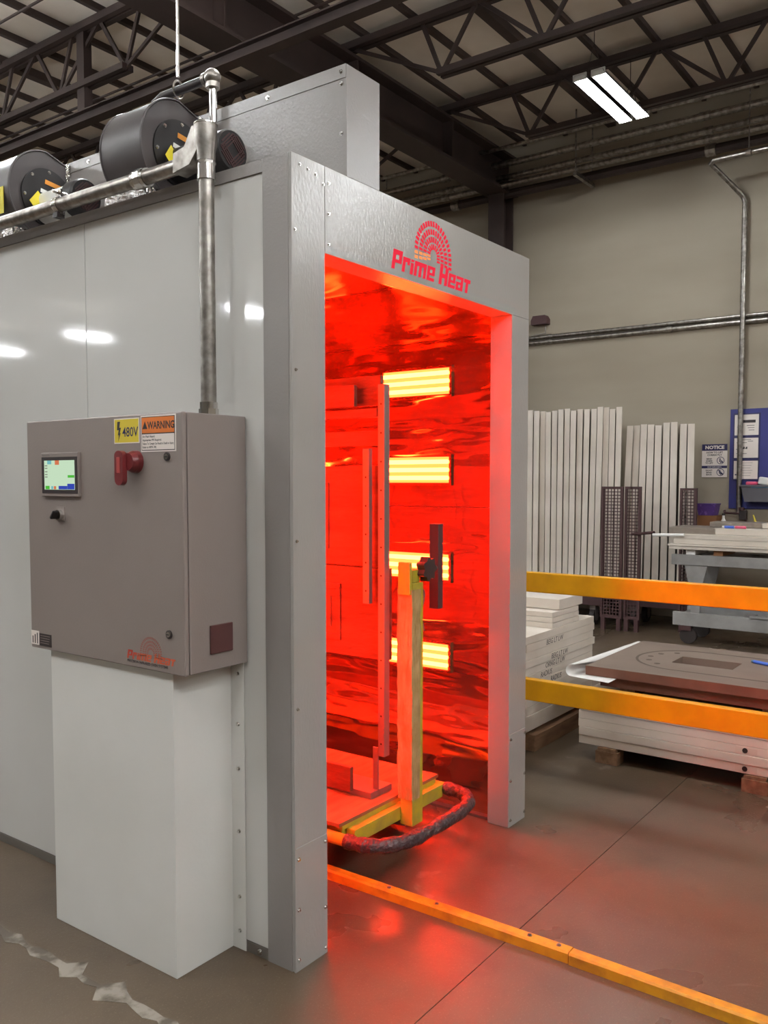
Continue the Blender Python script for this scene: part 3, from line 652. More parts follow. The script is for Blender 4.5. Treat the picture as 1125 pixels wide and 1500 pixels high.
# ------------------------------------------------------------------ floor track and guard rail
tr = T('floor_track', 'yellow angle-iron guide track running out of the oven over the floor', 'track', (0.54, 0.0, 0))
for (y0, y1, xo) in ((2.6, -0.640, 0.0), (-0.644, -3.6, -0.004)):
    MB().prism([(-0.022, 0.0), (0.022, 0.0), (0.022, 0.030), (0.016, 0.036), (-0.016, 0.036), (-0.022, 0.030)], lambda u, v, q: (0.549 + xo + u + (0.018 * (q - y0) if xo else 0), q, v), y0, y1).build('track_rail', M['track_yellow'], tr)
screws(tr, [(0.549, y, 0.0355) for y in (-0.15, -0.5, 0.05, -0.60)], (0, 0, 1), 0.006, M['channel'], 'rail_bolt')
gr_ = T('guard_rail', 'two-bar yellow guard rail standing right of the oven mouth', 'rail', (2.0, -0.7, 0))
B((1.975, -2.3, 0.928), (2.025, 0.75, 1.025), 0.004).build('top_rail', M['yellow'], gr_)
B((1.975, -2.3, 0.386), (2.025, 0.75, 0.491), 0.004).build('lower_rail', M['yellow'], gr_)
for y_ in (0.72, -2.2):
    B((2.026, y_ - 0.04, 0.01), (2.106, y_ + 0.04, 1.08), 0.004).build('rail_post', M['yellow'], gr_)
    B((1.976, y_ - 0.09, 0.0), (2.156, y_ + 0.09, 0.012)).build('base_plate', M['yellow'], gr_)

# ------------------------------------------------------------------ cart inside the oven
ct = T('curing_cart', 'low yellow cart with plywood deck, wrapped post and black padded bumper', 'cart', (0.8, 1.0, 0))
B((0.50, 0.238, 0.222), (1.165, 2.2, 0.236), 0.001).build('deck_board', M['plywood'], ct)
B((0.55, 0.205, 0.150), (1.150, 0.245, 0.205), 0.003).build('frame_bar', M['cart_yellow'], ct)
B((0.52, 0.240, 0.205), (1.150, 0.275, 0.222), 0.001).build('frame_bar', M['cart_yellow'], ct)
for x_ in (0.55, 1.13):
    B((x_ - 0.02, 0.25, 0.150), (x_ + 0.02, 2.2, 0.205), 0.003).build('frame_bar', M['cart_yellow'], ct)
B((0.53, 2.16, 0.150), (1.15, 2.2, 0.205), 0.003).build('frame_bar', M['cart_yellow'], ct)
# padded bumper
bp = []
for k in range(41):
    a = PI * (k / 40.0)
    bp.append((0.835 + 0.335 * (1 if math.cos(a) > 0 else -1) * abs(math.cos(a)) ** 0.55, 0.205 - 0.19 * abs(math.sin(a)) ** 0.8, 0.182))
MB().tube(bp, 0.029, 16, True, lambda k: 0.027 + 0.004 * math.sin(k * 1.7) * math.sin(k * 0.6 + 1)).build('padded_bumper', M['foam'], ct)
MB().cyl((0.50, 0.205, 0.182), (0.50, 0.62, 0.182), 0.022, 14).build('bumper_pipe', M['cart_yellow'], ct)
MB().cyl((1.17, 0.205, 0.182), (1.17, 0.5, 0.182), 0.022, 14).build('bumper_pipe', M['cart_yellow'], ct)
# wrapped post
B((0.838, 0.148, 0.135), (0.912, 0.205, 1.085), 0.003).build('post', M['cart_yellow'], ct)
wp = MB()
for (z0, z1, g) in ((0.24, 0.55, 0.004), (0.55, 1.06, 0.005)):
    n_ = 14; ring = []
    for k in range(n_ + 1):
        z_ = z0 + (z1 - z0) * k / n_; e = lambda: g + random.random() * 0.006
        ring.append([(0.838 - e(), 0.148 - 0.001, z_), (0.885 , 0.148 - e() * 0.7, z_), (0.890, 0.1485, z_), (0.838 - e() * 0.5, 0.209 + e(), z_)])
    o_ = len(wp.v)
    for r_ in ring: wp.v += r_
    for k in range(n_):
        for i in range(4): j = (i + 1) % 4; wp.f.append((o_ + 4 * k + i, o_ + 4 * k + j, o_ + 4 * k + 4 + j, o_ + 4 * k + 4 + i))
wp.build('plastic_wrap', M['plastic_wrap'], ct)
# clamp head, knob, paddle, chain pin
ch_ = B((0.848, 0.155, 1.085), (0.90, 0.20, 1.135), 0.004).build('clamp_head', M['cart_yellow'], ct)
B((0.820, 0.150, 1.04), (0.838, 0.205, 1.165), 0.003).build('clamp_jaw', M['cart_yellow'], ch_)
kn = []
for k in range(48): a = 2 * PI * k / 48; r_ = 0.043 + 0.006 * math.cos(7 * a); kn.append((r_ * math.cos(a), r_ * math.sin(a)))
MB().prism(kn, lambda u, v, q: (0.925 + u, q, 1.135 + v), 0.125, 0.160).build('star_knob', M['blackish'], ct)
MB().cyl((0.915, 0.178, 1.125), (1.09, 0.195, 1.125), 0.008, 10).build('clamp_rod', M['strut'], ct)
B((1.072, 0.182, 0.955), (1.108, 0.225, 1.302), 0.002).build('paddle', M['rack_brown'], ct)
ln_ = []
for k in range(9): ln_.append((0.945 + 0.012 * math.sin(k), 0.175, 1.045 - 0.02 * k))
MB().cyl((0.905, 0.175, 1.05), (0.945, 0.175, 1.05), 0.005, 8).tube([(0.945 + 0.016 * math.cos(a), 0.175, 1.03 + 0.02 * math.sin(a)) for a in [2 * PI * k / 12 for k in range(13)]], 0.003, 5).tube(ln_, 0.003, 5).build('pin_chain', M['strut'], ct)
# casters
def caster(x_, y_):
    f = MB().box((x_ - 0.05, y_ - 0.045, 0.138), (x_ + 0.05, y_ + 0.045, 0.15))
    for s_ in (-1, 1): f.bar((x_ + s_ * 0.028, y_ - 0.015, 0.14), (x_ + s_ * 0.028, y_ + 0.02, 0.07), 0.006, 0.035, (0, 1, 0))
    f = f.build('caster', M['strut'], ct)
    MB().cyl((x_ - 0.02, y_ + 0.02, 0.071), (x_ + 0.02, y_ + 0.02, 0.071), 0.0695, 24).cyl((x_ - 0.024, y_ + 0.02, 0.071), (x_ + 0.024, y_ + 0.02, 0.071), 0.03, 16).build('wheel', M['rubber'], f)
for x_, y_ in ((0.58, 0.66), (1.08, 0.66), (0.58, 1.9), (1.08, 1.9)): caster(x_, y_)
# perforated uprights with shelves holding the doors
def upright(y_, z0, z1, x0=0.80, x1=0.835):
    u = B((x0, y_, z0), (x1, y_ + 0.030, z1), 0.001).build('upright', M['strut'], ct)
    zz = z0 + 0.05
    hs = MB()
    while zz < z1 - 0.03:
        hs.cyl((x0 - 0.0006, y_ + 0.015, zz), (x0 + 0.001, y_ + 0.015, zz), 0.004, 8); zz += 0.11
    hs.build('perforations', M['black'], u)
upright(0.255, 0.40, 1.845); upright(1.9, 0.236, 1.845)
upright(0.31, 1.0, 1.60, 0.775, 0.797)
B((0.76, 0.29, 0.236), (0.90, 1.9, 0.262), 0.001).build('shelf_bar', M['strut'], ct)
B((0.806, 0.290, 0.236), (0.814, 0.315, 0.43), 0.001).build('foot_plate', M['strut'], ct)
# door slabs in the rack (each with a raised field)
def cured(nm, lab, x0, x1, y0, y1, z0, z1, fields=(), m='door_wood'):
    d = T(nm, lab, 'panel', ((x0 + x1) / 2, (y0 + y1) / 2, z0))
    B((x0, y0, z0), (x1, y1, z1), 0.002).build('slab', M[m], d)
    for (a0, a1, b0, b1) in fields:
        for sx_, xx in ((-1, x0), (1, x1)):
            fr = MB(); t_ = 0.022
            for (p0, p1, q0, q1) in ((a0, a1, b0, b0 + t_), (a0, a1, b1 - t_, b1), (a0, a0 + t_, b0 + t_, b1 - t_), (a1 - t_, a1, b0 + t_, b1 - t_)):
                fr.box((xx, p0, q0), (xx + sx_ * 0.006, p1, q1), 0.002)
            fr.build('moulding', M[m], d)
            B((xx, a0 + 0.05, b0 + 0.05), (xx + sx_ * 0.005, a1 - 0.05, b1 - 0.05), 0.004).build('raised_field', M[m], d)
    return d
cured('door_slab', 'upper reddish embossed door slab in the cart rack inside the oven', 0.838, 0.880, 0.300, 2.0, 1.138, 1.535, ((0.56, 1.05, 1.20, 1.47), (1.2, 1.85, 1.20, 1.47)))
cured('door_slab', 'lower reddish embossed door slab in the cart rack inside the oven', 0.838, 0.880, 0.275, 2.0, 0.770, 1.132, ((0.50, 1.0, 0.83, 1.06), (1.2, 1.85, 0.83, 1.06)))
cured('trim_board', 'wide trim board at the very top of the cart rack', 0.838, 0.858, 0.300, 2.0, 1.77, 1.885)
cured('trim_board', 'short trim board in front of the topmost board in the rack', 0.78, 0.80, 0.385, 2.0, 1.765, 1.848)
cured('trim_board', 'moulded rail below the dark gap in the cart rack', 0.838, 0.87, 0.285, 2.0, 1.615, 1.672)
cured('trim_board', 'thin dark moulding strip under the top boards of the rack', 0.80, 0.84, 0.290, 2.0, 1.722, 1.755)
cured('trim_board', 'low board lying on edge over the cart deck', 0.72, 0.74, 0.36, 2.0, 0.262, 0.36)
for o_ in list(ct.children):
    pass
bg = T('plastic_bag', 'crumpled clear plastic bag hanging under the far side of the cart', 'bag', (1.075, 0.42, 0.02))
pts = []
bgm = MB()
for k in range(9):
    z_ = 0.018 + 0.0245 * k; sp = 0.035 + 0.035 * math.sin(PI * (k + 1) / 11) + 0.01 * random.random()
    pts.append([(1.075 + sp * 0.5 * math.cos(a) * (1 + 0.25 * math.sin(3 * a + k)), 0.42 + sp * 1.4 * math.sin(a) * (1 + 0.2 * math.cos(4 * a + k)), z_) for a in [2 * PI * i / 14 for i in range(14)]])
for r_ in pts: bgm.v += r_
for k in range(8):
    for i in range(14): j = (i + 1) % 14; bgm.f.append((14 * k + i, 14 * k + j, 14 * k + 14 + j, 14 * k + 14 + i))
bgm.f += [tuple(range(13, -1, -1)), tuple(14 * 8 + i for i in range(14))]
bgm.build('bag_body', M['bag'], bg)

# =================================================================== RIGHT SIDE: STACKED DOORS
# stack on the pallet behind the guard rail (long side along Y, X = 2.4)
pa = T('pallet', 'wooden pallet under the long stack of white door slabs', 'pallet', (2.85, -0.75, 0))
for y_ in (-0.02, -0.75, -1.45):
    for x_ in (2.42, 2.82, 3.2): B((x_ - 0.035, y_ - 0.06, 0.0), (x_ + 0.055, y_ + 0.06, 0.065), 0.002).build('block', M['pallet'], pa)
    B((2.39, y_ - 0.05, 0.065), (3.26, y_ + 0.05, 0.082), 0.001).build('stringer_board', M['pallet'], pa)
nslab = 6; z_ = 0.084
names_ = ['bottom', 'second from bottom', 'third from bottom', 'fourth from bottom', 'fifth from bottom', 'top']
for k in range(nslab):
    d = T('white_door', 'white door slab, %s in the long stack behind the guard rail' % names_[k], 'door', (2.85, -0.9, z_), 'white doors in the long stack')
    jx_ = (random.random() - 0.5) * 0.006; jy_ = (random.random() - 0.5) * 0.01
    B((2.40 + jx_, -1.92 + jy_, z_), (3.26, 0.14 + jy_, z_ + 0.0435), 0.002).build('slab', M['door_white'], d)
    if k in (0, 2):
        lp = B((2.40 + jx_ - 0.0008, -0.755, z_ + 0.009), (2.40 + jx_, -0.655, z_ + 0.036)).build('latch_recess', M['door_recess'], d)
        MB().cyl((2.40 + jx_ - 0.0016, -0.70, z_ + 0.0225), (2.40 + jx_ - 0.0006, -0.70, z_ + 0.0225), 0.0125, 20).build('latch_bore', M['black'], lp)
    z_ += 0.0445
for y_ in (-0.1, -0.8, -1.6):
    tag(B((2.46, y_ - 0.04, z_), (3.2, y_ + 0.04, z_ + 0.045), 0.001).build('wood_spacer', M['pallet'], None, (2.83, y_, z_)), 'wooden spacer bar between the white slabs and brown panels, ' + {-0.1: 'nearest the oven', -0.8: 'in the middle', -1.6: 'out at the far right'}[y_], 'spacer', 'wooden spacers')
z_ += 0.046
tag(B((2.44, -1.95, z_), (3.24, 0.04, z_ + 0.052), 0.002).build('brown_panel', M['mdf_edge'], None, (2.84, -0.95, z_)), 'dark brown panel set back under the routed top panel', 'panel'); z_ += 0.0535
# paper sheet curling out at the left end
ps = T('paper_sheet', 'white protective paper sheet curling out from under the routed brown panel', 'paper', (2.8, 0.1, z_))
pm = MB(); nu, nv = 14, 26
for i in range(nu + 1):
    for j in range(nv + 1):
        u = i / nu; v = j / nv; x_ = 2.30 + 1.0 * u; L0 = 0.22 - 0.02 * u
        ex = v * 0.36; rc = 0.030 - 0.010 * u
        if ex < L0: py, pz = ex, 0.0
        else: th = (ex - L0) / rc * (0.75 + 0.35 * u); py, pz = L0 + rc * math.sin(th), rc * (1 - math.cos(th))
        pm.v.append((x_ + 0.05 * v * (1 - u), -0.06 + py, z_ + pz + 0.001))
for i in range(nu):
    for j in range(nv): a = i * (nv + 1) + j; pm.f.append((a, a + nv + 1, a + nv + 2, a + 1))
po = pm.build('sheet', M['paper'], ps); sm = po.modifiers.new('thick', 'SOLIDIFY'); sm.thickness = 0.001
z_ += 0.004
rp_ = T('routed_panel', 'brown panel with routed arch groove and rectangular cut-out lying on top of the stack', 'panel', (2.84, -0.95, z_))
za, zb = z_, z_ + 0.048
hx0, hx1, hy0, hy1 = 2.745, 2.935, -0.55, -0.235
fb = MB(); x0, x1, y0, y1 = 2.40, 3.27, -1.93, 0.105
for a, b in (((x0, y0), (hx0, y1)), ((hx1, y0), (x1, y1)), ((hx0, y0), (hx1, hy0)), ((hx0, hy1), (hx1, y1))): fb.box((a[0], a[1], za), (b[0], b[1], zb))
fb.build('board', M['mdf'], rp_)
B((x0 - 0.0008, y0, za), (x0 + 0.0005, y1, zb - 0.001)).build('edge_band', M['mdf_edge'], rp_)
B((x0, y1 - 0.0005, za), (x1, y1 + 0.0008, zb - 0.001)).build('edge_band', M['mdf_edge'], rp_)
gp = [(2.56, -1.9)] + [(2.56, -0.35)] + [(2.84 - 0.28 * math.cos(a), -0.30 + 0.27 * math.sin(a)) for a in [PI * k / 20 for k in range(21)]] + [(3.12, -1.9)]
gv = MB()
for k in range(len(gp) - 1):
    gv.bar((gp[k][0], gp[k][1], zb), (gp[k + 1][0], gp[k + 1][1], zb), 0.014, 0.0012)
gv.build('routed_groove', M['mdf_groove'], rp_)
for k in range(5):
    a = PI * (0.15 + 0.7 * k / 4); MB().cyl((2.84 - 0.19 * math.cos(a), -0.26 + 0.17 * math.sin(a), zb - 0.002), (2.84 - 0.19 * math.cos(a), -0.26 + 0.17 * math.sin(a), zb + 0.0008), 0.016, 16).build('drilled_hole', M['mdf_groove'], rp_)
mk = T('marker_pen', 'blue marker lying on the routed brown panel at the right edge', 'marker', (2.95, -0.62, zb))
MB().cyl((2.98, -0.60, zb + 0.009), (2.93, -0.72, zb + 0.009), 0.009, 12).build('barrel', M['pen_blue'], mk)
MB().cyl((2.985, -0.588, zb + 0.009), (2.98, -0.60, zb + 0.009), 0.0075, 12).build('cap', M['teal'], mk)

# white slab stack beside the oven post (short side faces the camera, Y = 0.4)
p2 = T('pallet', 'wooden pallet under the lettered white slab stack beside the oven', 'pallet', (2.85, 1.3, 0))
for y_ in (0.37, 1.3, 2.2): B((2.35, y_, 0.0), (3.24, y_ + 0.09, 0.09), 0.003).build('runner', M['pallet'], p2)
for x_ in (2.35, 2.62, 2.9, 3.14): B((x_, 0.45, 0.091), (x_ + 0.1, 2.3, 0.110), 0.001).build('deck_board', M['pallet'], p2)
z_ = 0.112; k = 0
ths = [0.044] * 11 + [0.046]
ordn = ['lowest', 'second', 'third', 'fourth', 'fifth', 'sixth', 'seventh', 'eighth', 'ninth', 'tenth', 'eleventh', 'twelfth']
notes = {10: 'BEIG LT LW', 8: 'BEIG LT LW', 7: 'ORNG LT LW', 6: 'RADIUS', 5: 'RADIUS'}
for k in range(12):
    d = T('white_slab', 'white slab with hand lettering, %s from the bottom of the stack beside the oven' % ordn[k] if k in notes else 'plain white slab, %s from the bottom of the stack beside the oven' % ordn[k], 'slab', (2.8, 1.3, z_), 'white slabs in the lettered stack')
    x1_ = 3.215 + (random.random() - 0.5) * 0.02; x0_ = 2.24 + (0.06 if k == 10 else 0)
    yj = 0.40 + (random.random() - 0.5) * 0.008
    s_ = B((x0_, yj, z_), (x1_, 2.2, z_ + 0.0425), 0.0015).build('slab', M['door_white'], d)
    if k in notes:
        text('lettering', notes[k], M['ink'], d, (2.48 + 0.06 * (k % 3), yj, z_ + 0.007), XR, ZU, 0.042, 0.0004, 0.2)
    z_ += 0.0437
def small(lab, x0, x1, y0, z0, th):
    d = T('white_slab', lab, 'slab', ((x0 + x1) / 2, y0 + 0.4, z0), 'small white slabs on the lettered stack')
    B((x0, y0, z0), (x1, y0 + 0.75, z0 + th), 0.0015).build('slab', M['door_white'], d)
for k in range(3): small('small white slab, %s of three on the lettered stack' % ('lowest', 'middle', 'topmost')[k], 2.625 + 0.004 * k, 2.995, 0.403 + 0.002 * k, z_ + 0.0305 * k, 0.0285)
small('thick white slab with a recessed top on the very top of the lettered stack', 2.73, 3.06, 0.41, z_ + 0.0925, 0.06)

# =================================================================== BACKGROUND AT THE BACK WALL
def rack_doors(prefix, x0, x1, ys, z0, z1, leanf, group):
    for k, y_ in enumerate(ys):
        ln_ = leanf(k); th = 0.058 if x0 < 6.6 else 0.064
        a = T('standing_door', '%s, %s from the left' % (prefix, ('first second third fourth fifth sixth seventh eighth ninth tenth eleventh twelfth thirteenth fourteenth fifteenth sixteenth seventeenth eighteenth').split()[k]), 'door', ((x0 + x1) / 2, y_, z0), group)
        zz = z1 + (random.random() - 0.5) * 0.03; xo = (random.random() - 0.5) * 0.08
        MB().prism([(y_, z0), (y_ + th, z0), (y_ + th + ln_, zz), (y_ + ln_, zz)], lambda u, v, q: (q, u + (q - x0) * 0.37, v), x0 + xo, x1 + xo).build('slab', M['door_white'], a)
ysl = [2.45 - 0.068 * k for k in range(15)]
rack_doors('white door standing on edge on the taller dolly by the wall', 6.48, 7.10, ysl, 0.30, 2.20, lambda k: (0, -0.004, -0.002, 0.004, 0.0, -0.006, -0.008, -0.010, -0.012, -0.020, -0.028, -0.026, -0.020, -0.014, -0.016)[k], 'tall doors standing by the wall')
ysr = [1.49 - 0.083 * k for k in range(9)]
rack_doors('shorter white door on edge in the slotted row near the sign', 6.66, 7.10, ysr, 0.30, 2.03, lambda k: (-0.06, -0.048, -0.034, -0.022, -0.012, -0.01, 0, -0.01, 0)[k], 'shorter doors standing by the wall')
def dolly(lab, x0, x1, y0, y1, z_):
    d = T('dolly', lab, 'dolly', ((x0 + x1) / 2, (y0 + y1) / 2, 0))
    B((x0, y0, z_ - 0.09), (x1, y1, z_ - 0.002), 0.003).build('platform', M['rack_brown'], d)
    for x_ in (x0 + 0.1, x1 - 0.1):
        for y_ in (y0 + 0.1, y1 - 0.1):
            f = B((x_ - 0.04, y_ - 0.03, 0.12), (x_ + 0.04, y_ + 0.03, z_ - 0.09)).build('caster', M['strut'], d)
            MB().cyl((x_, y_ - 0.025, 0.085), (x_, y_ + 0.025, 0.085), 0.084, 20).build('wheel', M['rubber'], f)
            MB().cyl((x_, y_ - 0.029, 0.085), (x_, y_ + 0.029, 0.085), 0.045, 16).build('wheel_hub', M['strut'], f)
dolly('brown dolly on casters under the taller standing doors', 6.42, 7.16, 1.66, 2.80, 0.30)
dolly('brown dolly under the shorter standing doors', 6.62, 7.14, 0.79, 1.5, 0.30)
# mesh gates of the brown rack
def mesh_gate(lab, x_, y0, y1, z0, z1):
    g = T('mesh_gate', lab, 'rack', (x_, (y0 + y1) / 2, 0), 'brown mesh gates')
    t_ = 0.022
    for a, b in (((y0, z0), (y1, z0 + t_)), ((y0, z1 - t_), (y1, z1)), ((y0, z0 + t_), (y0 + t_, z1 - t_)), ((y1 - t_, z0 + t_), (y1, z1 - t_))):
        B((x_ - 0.015, a[0], a[1]), (x_ + 0.015, b[0], b[1]), 0.001).build('frame_bar', M['rack_brown'], g)
    mb = MB(); zz = z0 + t_
    while zz < z1 - t_: mb.box((x_ - 0.002, y0 + t_, zz), (x_ + 0.002, y1 - t_, zz + 0.009)); zz += 0.032
    yy_ = y0 + t_
    while yy_ < y1 - t_: mb.box((x_ - 0.004, yy_, z0 + t_), (x_ - 0.001, yy_ + 0.009, z1 - t_)); yy_ += 0.032
    o = mb.build('wire_mesh', M['rack_brown'], g); o['kind'] = 'stuff'
    if y1 == 1.375: MB().tube([(x_ - 0.01, 1.30, 0.955), (x_ - 0.06, 1.24, 0.962), (x_ - 0.1, 1.05, 0.985)], 0.014, 8).build('gate_handle', M['rack_brown'], g)
    for y_ in (y0 + 0.03, y1 - 0.03): B((x_ - 0.02, y_ - 0.02, 0.0), (x_ + 0.02, y_ + 0.02, z0)).build('leg', M['rack_brown'], g)
mesh_gate('wide brown wire-mesh gate in front of the taller standing doors', 6.30, 1.385, 1.605, 0.12, 1.415)
mesh_gate('narrow brown wire-mesh gate leaning next to the wide one', 6.32, 1.215, 1.375, 0.12, 1.415)
mesh_gate('brown wire-mesh gate behind the work cart near the sign', 6.58, 0.765, 0.925, 0.12, 1.40)
tag(MB().tube([(6.0, 0.99, 0.975), (5.985, 0.70, 0.985)], 0.014, 8).build('wrapped_pole', M['paper'], None, (6.02, 0.85, 0.985)), 'pale wrapped rod lying across the end of the white boards', 'rod')

# work cart with white boards
wc = T('work_cart', 'grey steel two-tier cart on casters loaded with white boards', 'cart', (6.35, -0.4, 0))
for x_ in (6.0, 6.43):
    B((x_, -2.0, 0.715), (x_ + 0.05, 0.815, 0.808), 0.003).build('upper_beam', M['cart_grey'], wc)
    B((x_, -2.0, 0.165), (x_ + 0.05, 0.795, 0.285), 0.003).build('lower_beam', M['cart_grey'], wc)
    for y_ in (0.60, -0.85, -1.9):
        MB().prism([(y_ - 0.10, 0.715), (y_ + 0.10, 0.715), (y_ + 0.05, 0.5), (y_ + 0.04, 0.285), (y_ - 0.04, 0.285), (y_ - 0.05, 0.5)], lambda u, v, q: (q, u, v), x_ + 0.012, x_ + 0.04).build('leg', M['cart_grey'], wc)
for y_ in (0.72, 0.2, -0.85, -1.9):
    B((6.05, y_ - 0.04, 0.73), (6.43, y_ + 0.04, 0.79), 0.002).build('cross_beam', M['cart_grey'], wc)
    B((6.05, y_ - 0.04, 0.19), (6.43, y_ + 0.04, 0.26), 0.002).build('cross_beam', M['cart_grey'], wc)
B((5.985, -0.02, 0.285), (6.06, 0.13, 0.30), 0.002).build('clip_plate', M['cart_grey'], wc)
for x_ in (6.04, 6.44):
    for y_ in (0.68, -1.85):
        f = B((x_ - 0.04, y_ - 0.05, 0.12), (x_ + 0.04, y_ + 0.05, 0.165)).build('caster', M['rack_brown'], wc)
        MB().cyl((x_ - 0.025, y_ - 0.02, 0.075), (x_ + 0.025, y_ - 0.02, 0.075), 0.074, 20).build('wheel', M['rubber'], f)
for y_ in (0.66, 0.42, -0.25, -0.42): 
    tag(B((6.02, y_ - 0.05, 0.809), (6.44, y_ + 0.03, 0.855), 0.002).build('wood_block', M['box_brown'] if y_ < 0.5 else M['paper'], None, (6.35, y_, 0.809)), {0.66: 'pale spacer block at the left end of the work cart', 0.42: 'brown spacer block near the left end of the work cart', -0.25: 'brown spacer block under the middle of the white boards', -0.42: 'brown spacer block at the right edge under the white boards'}[y_], 'block', 'spacer blocks on the work cart')
zb_ = 0.856
bl = [(5.98, 6.47, 0.83, 0.030, 'lowest white board on the work cart'), (5.97, 6.47, 0.845, 0.020, 'thin white board second on the work cart'),
      (6.0, 6.47, 0.80, 0.045, 'thick white board in the middle of the work cart pile'), (6.0, 6.47, 0.79, 0.045, 'thick white board fourth in the work cart pile'), (6.06, 6.47, 0.86, 0.055, 'wrapped white board near the top of the work cart pile')]
for x0, x1, ye, th, lab in bl:
    d = T('white_board', lab, 'board', (6.35, -0.6, zb_), 'white boards on the work cart')
    B((x0, -2.1, zb_), (x1, ye, zb_ + th - 0.002), 0.003).build('slab', M['door_white'], d)
    if th > 0.05: B((x0 - 0.002, 0.45, zb_ - 0.001), (x1, ye + 0.002, zb_ + th), 0.004).build('plastic_wrap', M['bag'], d)
    zb_ += th
d = T('white_board', 'white board set back at the top of the work cart pile', 'board', (6.6, -0.6, zb_), 'white boards on the work cart')
B((6.25, -2.1, zb_ + 0.002), (6.5, 0.55, zb_ + 0.045), 0.003).build('slab', M['door_white'], d)
B((6.248, 0.1, zb_ + 0.0015), (6.501, 0.552, zb_ + 0.047), 0.004).build('plastic_wrap', M['bag'], d)
for y0, y1, m_, nm, lab in ((0.30, 0.38, 'pen_blue', 'marker_pen', 'blue marker on the white boards of the work cart'), (0.20, 0.29, 'pink', 'marker_pen', 'pink marker beside the blue one on the white boards')):
    k_ = T(nm, lab, 'marker', (6.1, y0, zb_), 'markers on the work cart')
    MB().cyl((6.09, y0, zb_ + 0.013), (6.10, y1, zb_ + 0.013), 0.012, 10).build('barrel', M[m_], k_)
    MB().cyl((6.10, y1, zb_ + 0.013), (6.102, y1 + 0.02, zb_ + 0.013), 0.009, 10).build('cap', M['paper'], k_)

# bench behind with tub, box, bottle
bn = T('workbench', 'brown workbench against the wall behind the work cart', 'bench', (7.2, -0.4, 0))
B((7.20, -2.2, 0.88), (7.48, 1.0, 0.925), 0.003).build('bench_top', M['box_brown'], bn)
for y_ in (0.90, -0.6, -2.1):
    for x_ in (7.21, 7.40): B((x_, y_, 0.0), (x_ + 0.06, y_ + 0.06, 0.88), 0.002).build('leg', M['rack_brown'], bn)
B((7.21, -2.1, 0.25), (7.46, 0.89, 0.28)).build('lower_shelf', M['box_brown'], bn)
tag(B((7.24, 0.76, 0.926), (7.44, 0.99, 1.115), 0.004).build('cardboard_box', M['box_brown'], None, (7.34, 0.87, 0.926)), 'brown cardboard box on the bench under the purple tub', 'box')
tb = T('purple_tub', 'purple patterned tub standing on the brown cardboard box', 'tub', (7.34, 0.87, 1.116))
MB().prism([(-0.075, 0.0), (0.075, 0.0), (0.095, 0.115), (-0.095, 0.115)], lambda u, v, q: (q, 0.87 + u, 1.116 + v), 7.25, 7.43).build('tub_body', M['purple'], tb)
B((7.245, 0.77, 1.225), (7.435, 0.97, 1.238), 0.003).build('rim', M['purple'], tb)
bo = T('spray_bottle', 'small pale bottle on the bench beside the cardboard box', 'bottle', (7.27, 0.70, 0.926))
MB().tube([(7.27, 0.70, 0.926), (7.27, 0.70, 1.05), (7.27, 0.70, 1.09), (7.27, 0.70, 1.12)], 0.03, 14, True, lambda k: (0.03, 0.03, 0.012, 0.012)[k]).build('bottle_body', M['paper'], bo)
MB().cyl((7.27, 0.70, 1.12), (7.27, 0.70, 1.14), 0.015, 12).build('cap', M['blackish'], bo)
va = T('valve_pipe', 'dark pipe with a valve on the wall below the blue board', 'pipe', (7.45, 0.65, 1.10))
MB().tube([(7.46, 0.74, 1.16), (7.42, 0.73, 1.14), (7.42, 0.53, 1.135), (7.44, 0.52, 1.0)], 0.013, 10).build('pipe', M['rack_brown'], va)
B((7.40, 0.515, 1.07), (7.47, 0.585, 1.17), 0.006).build('valve_body', M['blackish'], va)
MB().cyl((7.41, 0.56, 1.17), (7.41, 0.56, 1.20), 0.028, 14).build('valve_handle', M['rack_brown'], va)
tape = T('tape_dispenser', 'black desk tape dispenser at the right edge behind the boards', 'dispenser', (7.15, 0.25, 0.926))
MB().prism([(0.06, 0.0), (-0.20, 0.0), (-0.20, 0.22), (-0.06, 0.24), (0.03, 0.10)], lambda u, v, q: (q, 0.26 + u, 0.93 + v), 7.23, 7.35).build('shell', M['blackish'], tape)
B((7.225, 0.16, 1.08), (7.23, 0.24, 1.10)).build('blade', M['chrome'], tape)
tag(MB().tube([(7.27, 0.36, 0.93), (7.28, 0.39, 1.05), (7.29, 0.42, 1.13)], 0.012, 6, True, lambda k: (0.018, 0.012, 0.006)[k]).build('tool_handle', M['sign_yellow'], None, (7.2, 0.33, 0.93)), 'pale yellow-green handle sticking up behind the boards', 'tool')

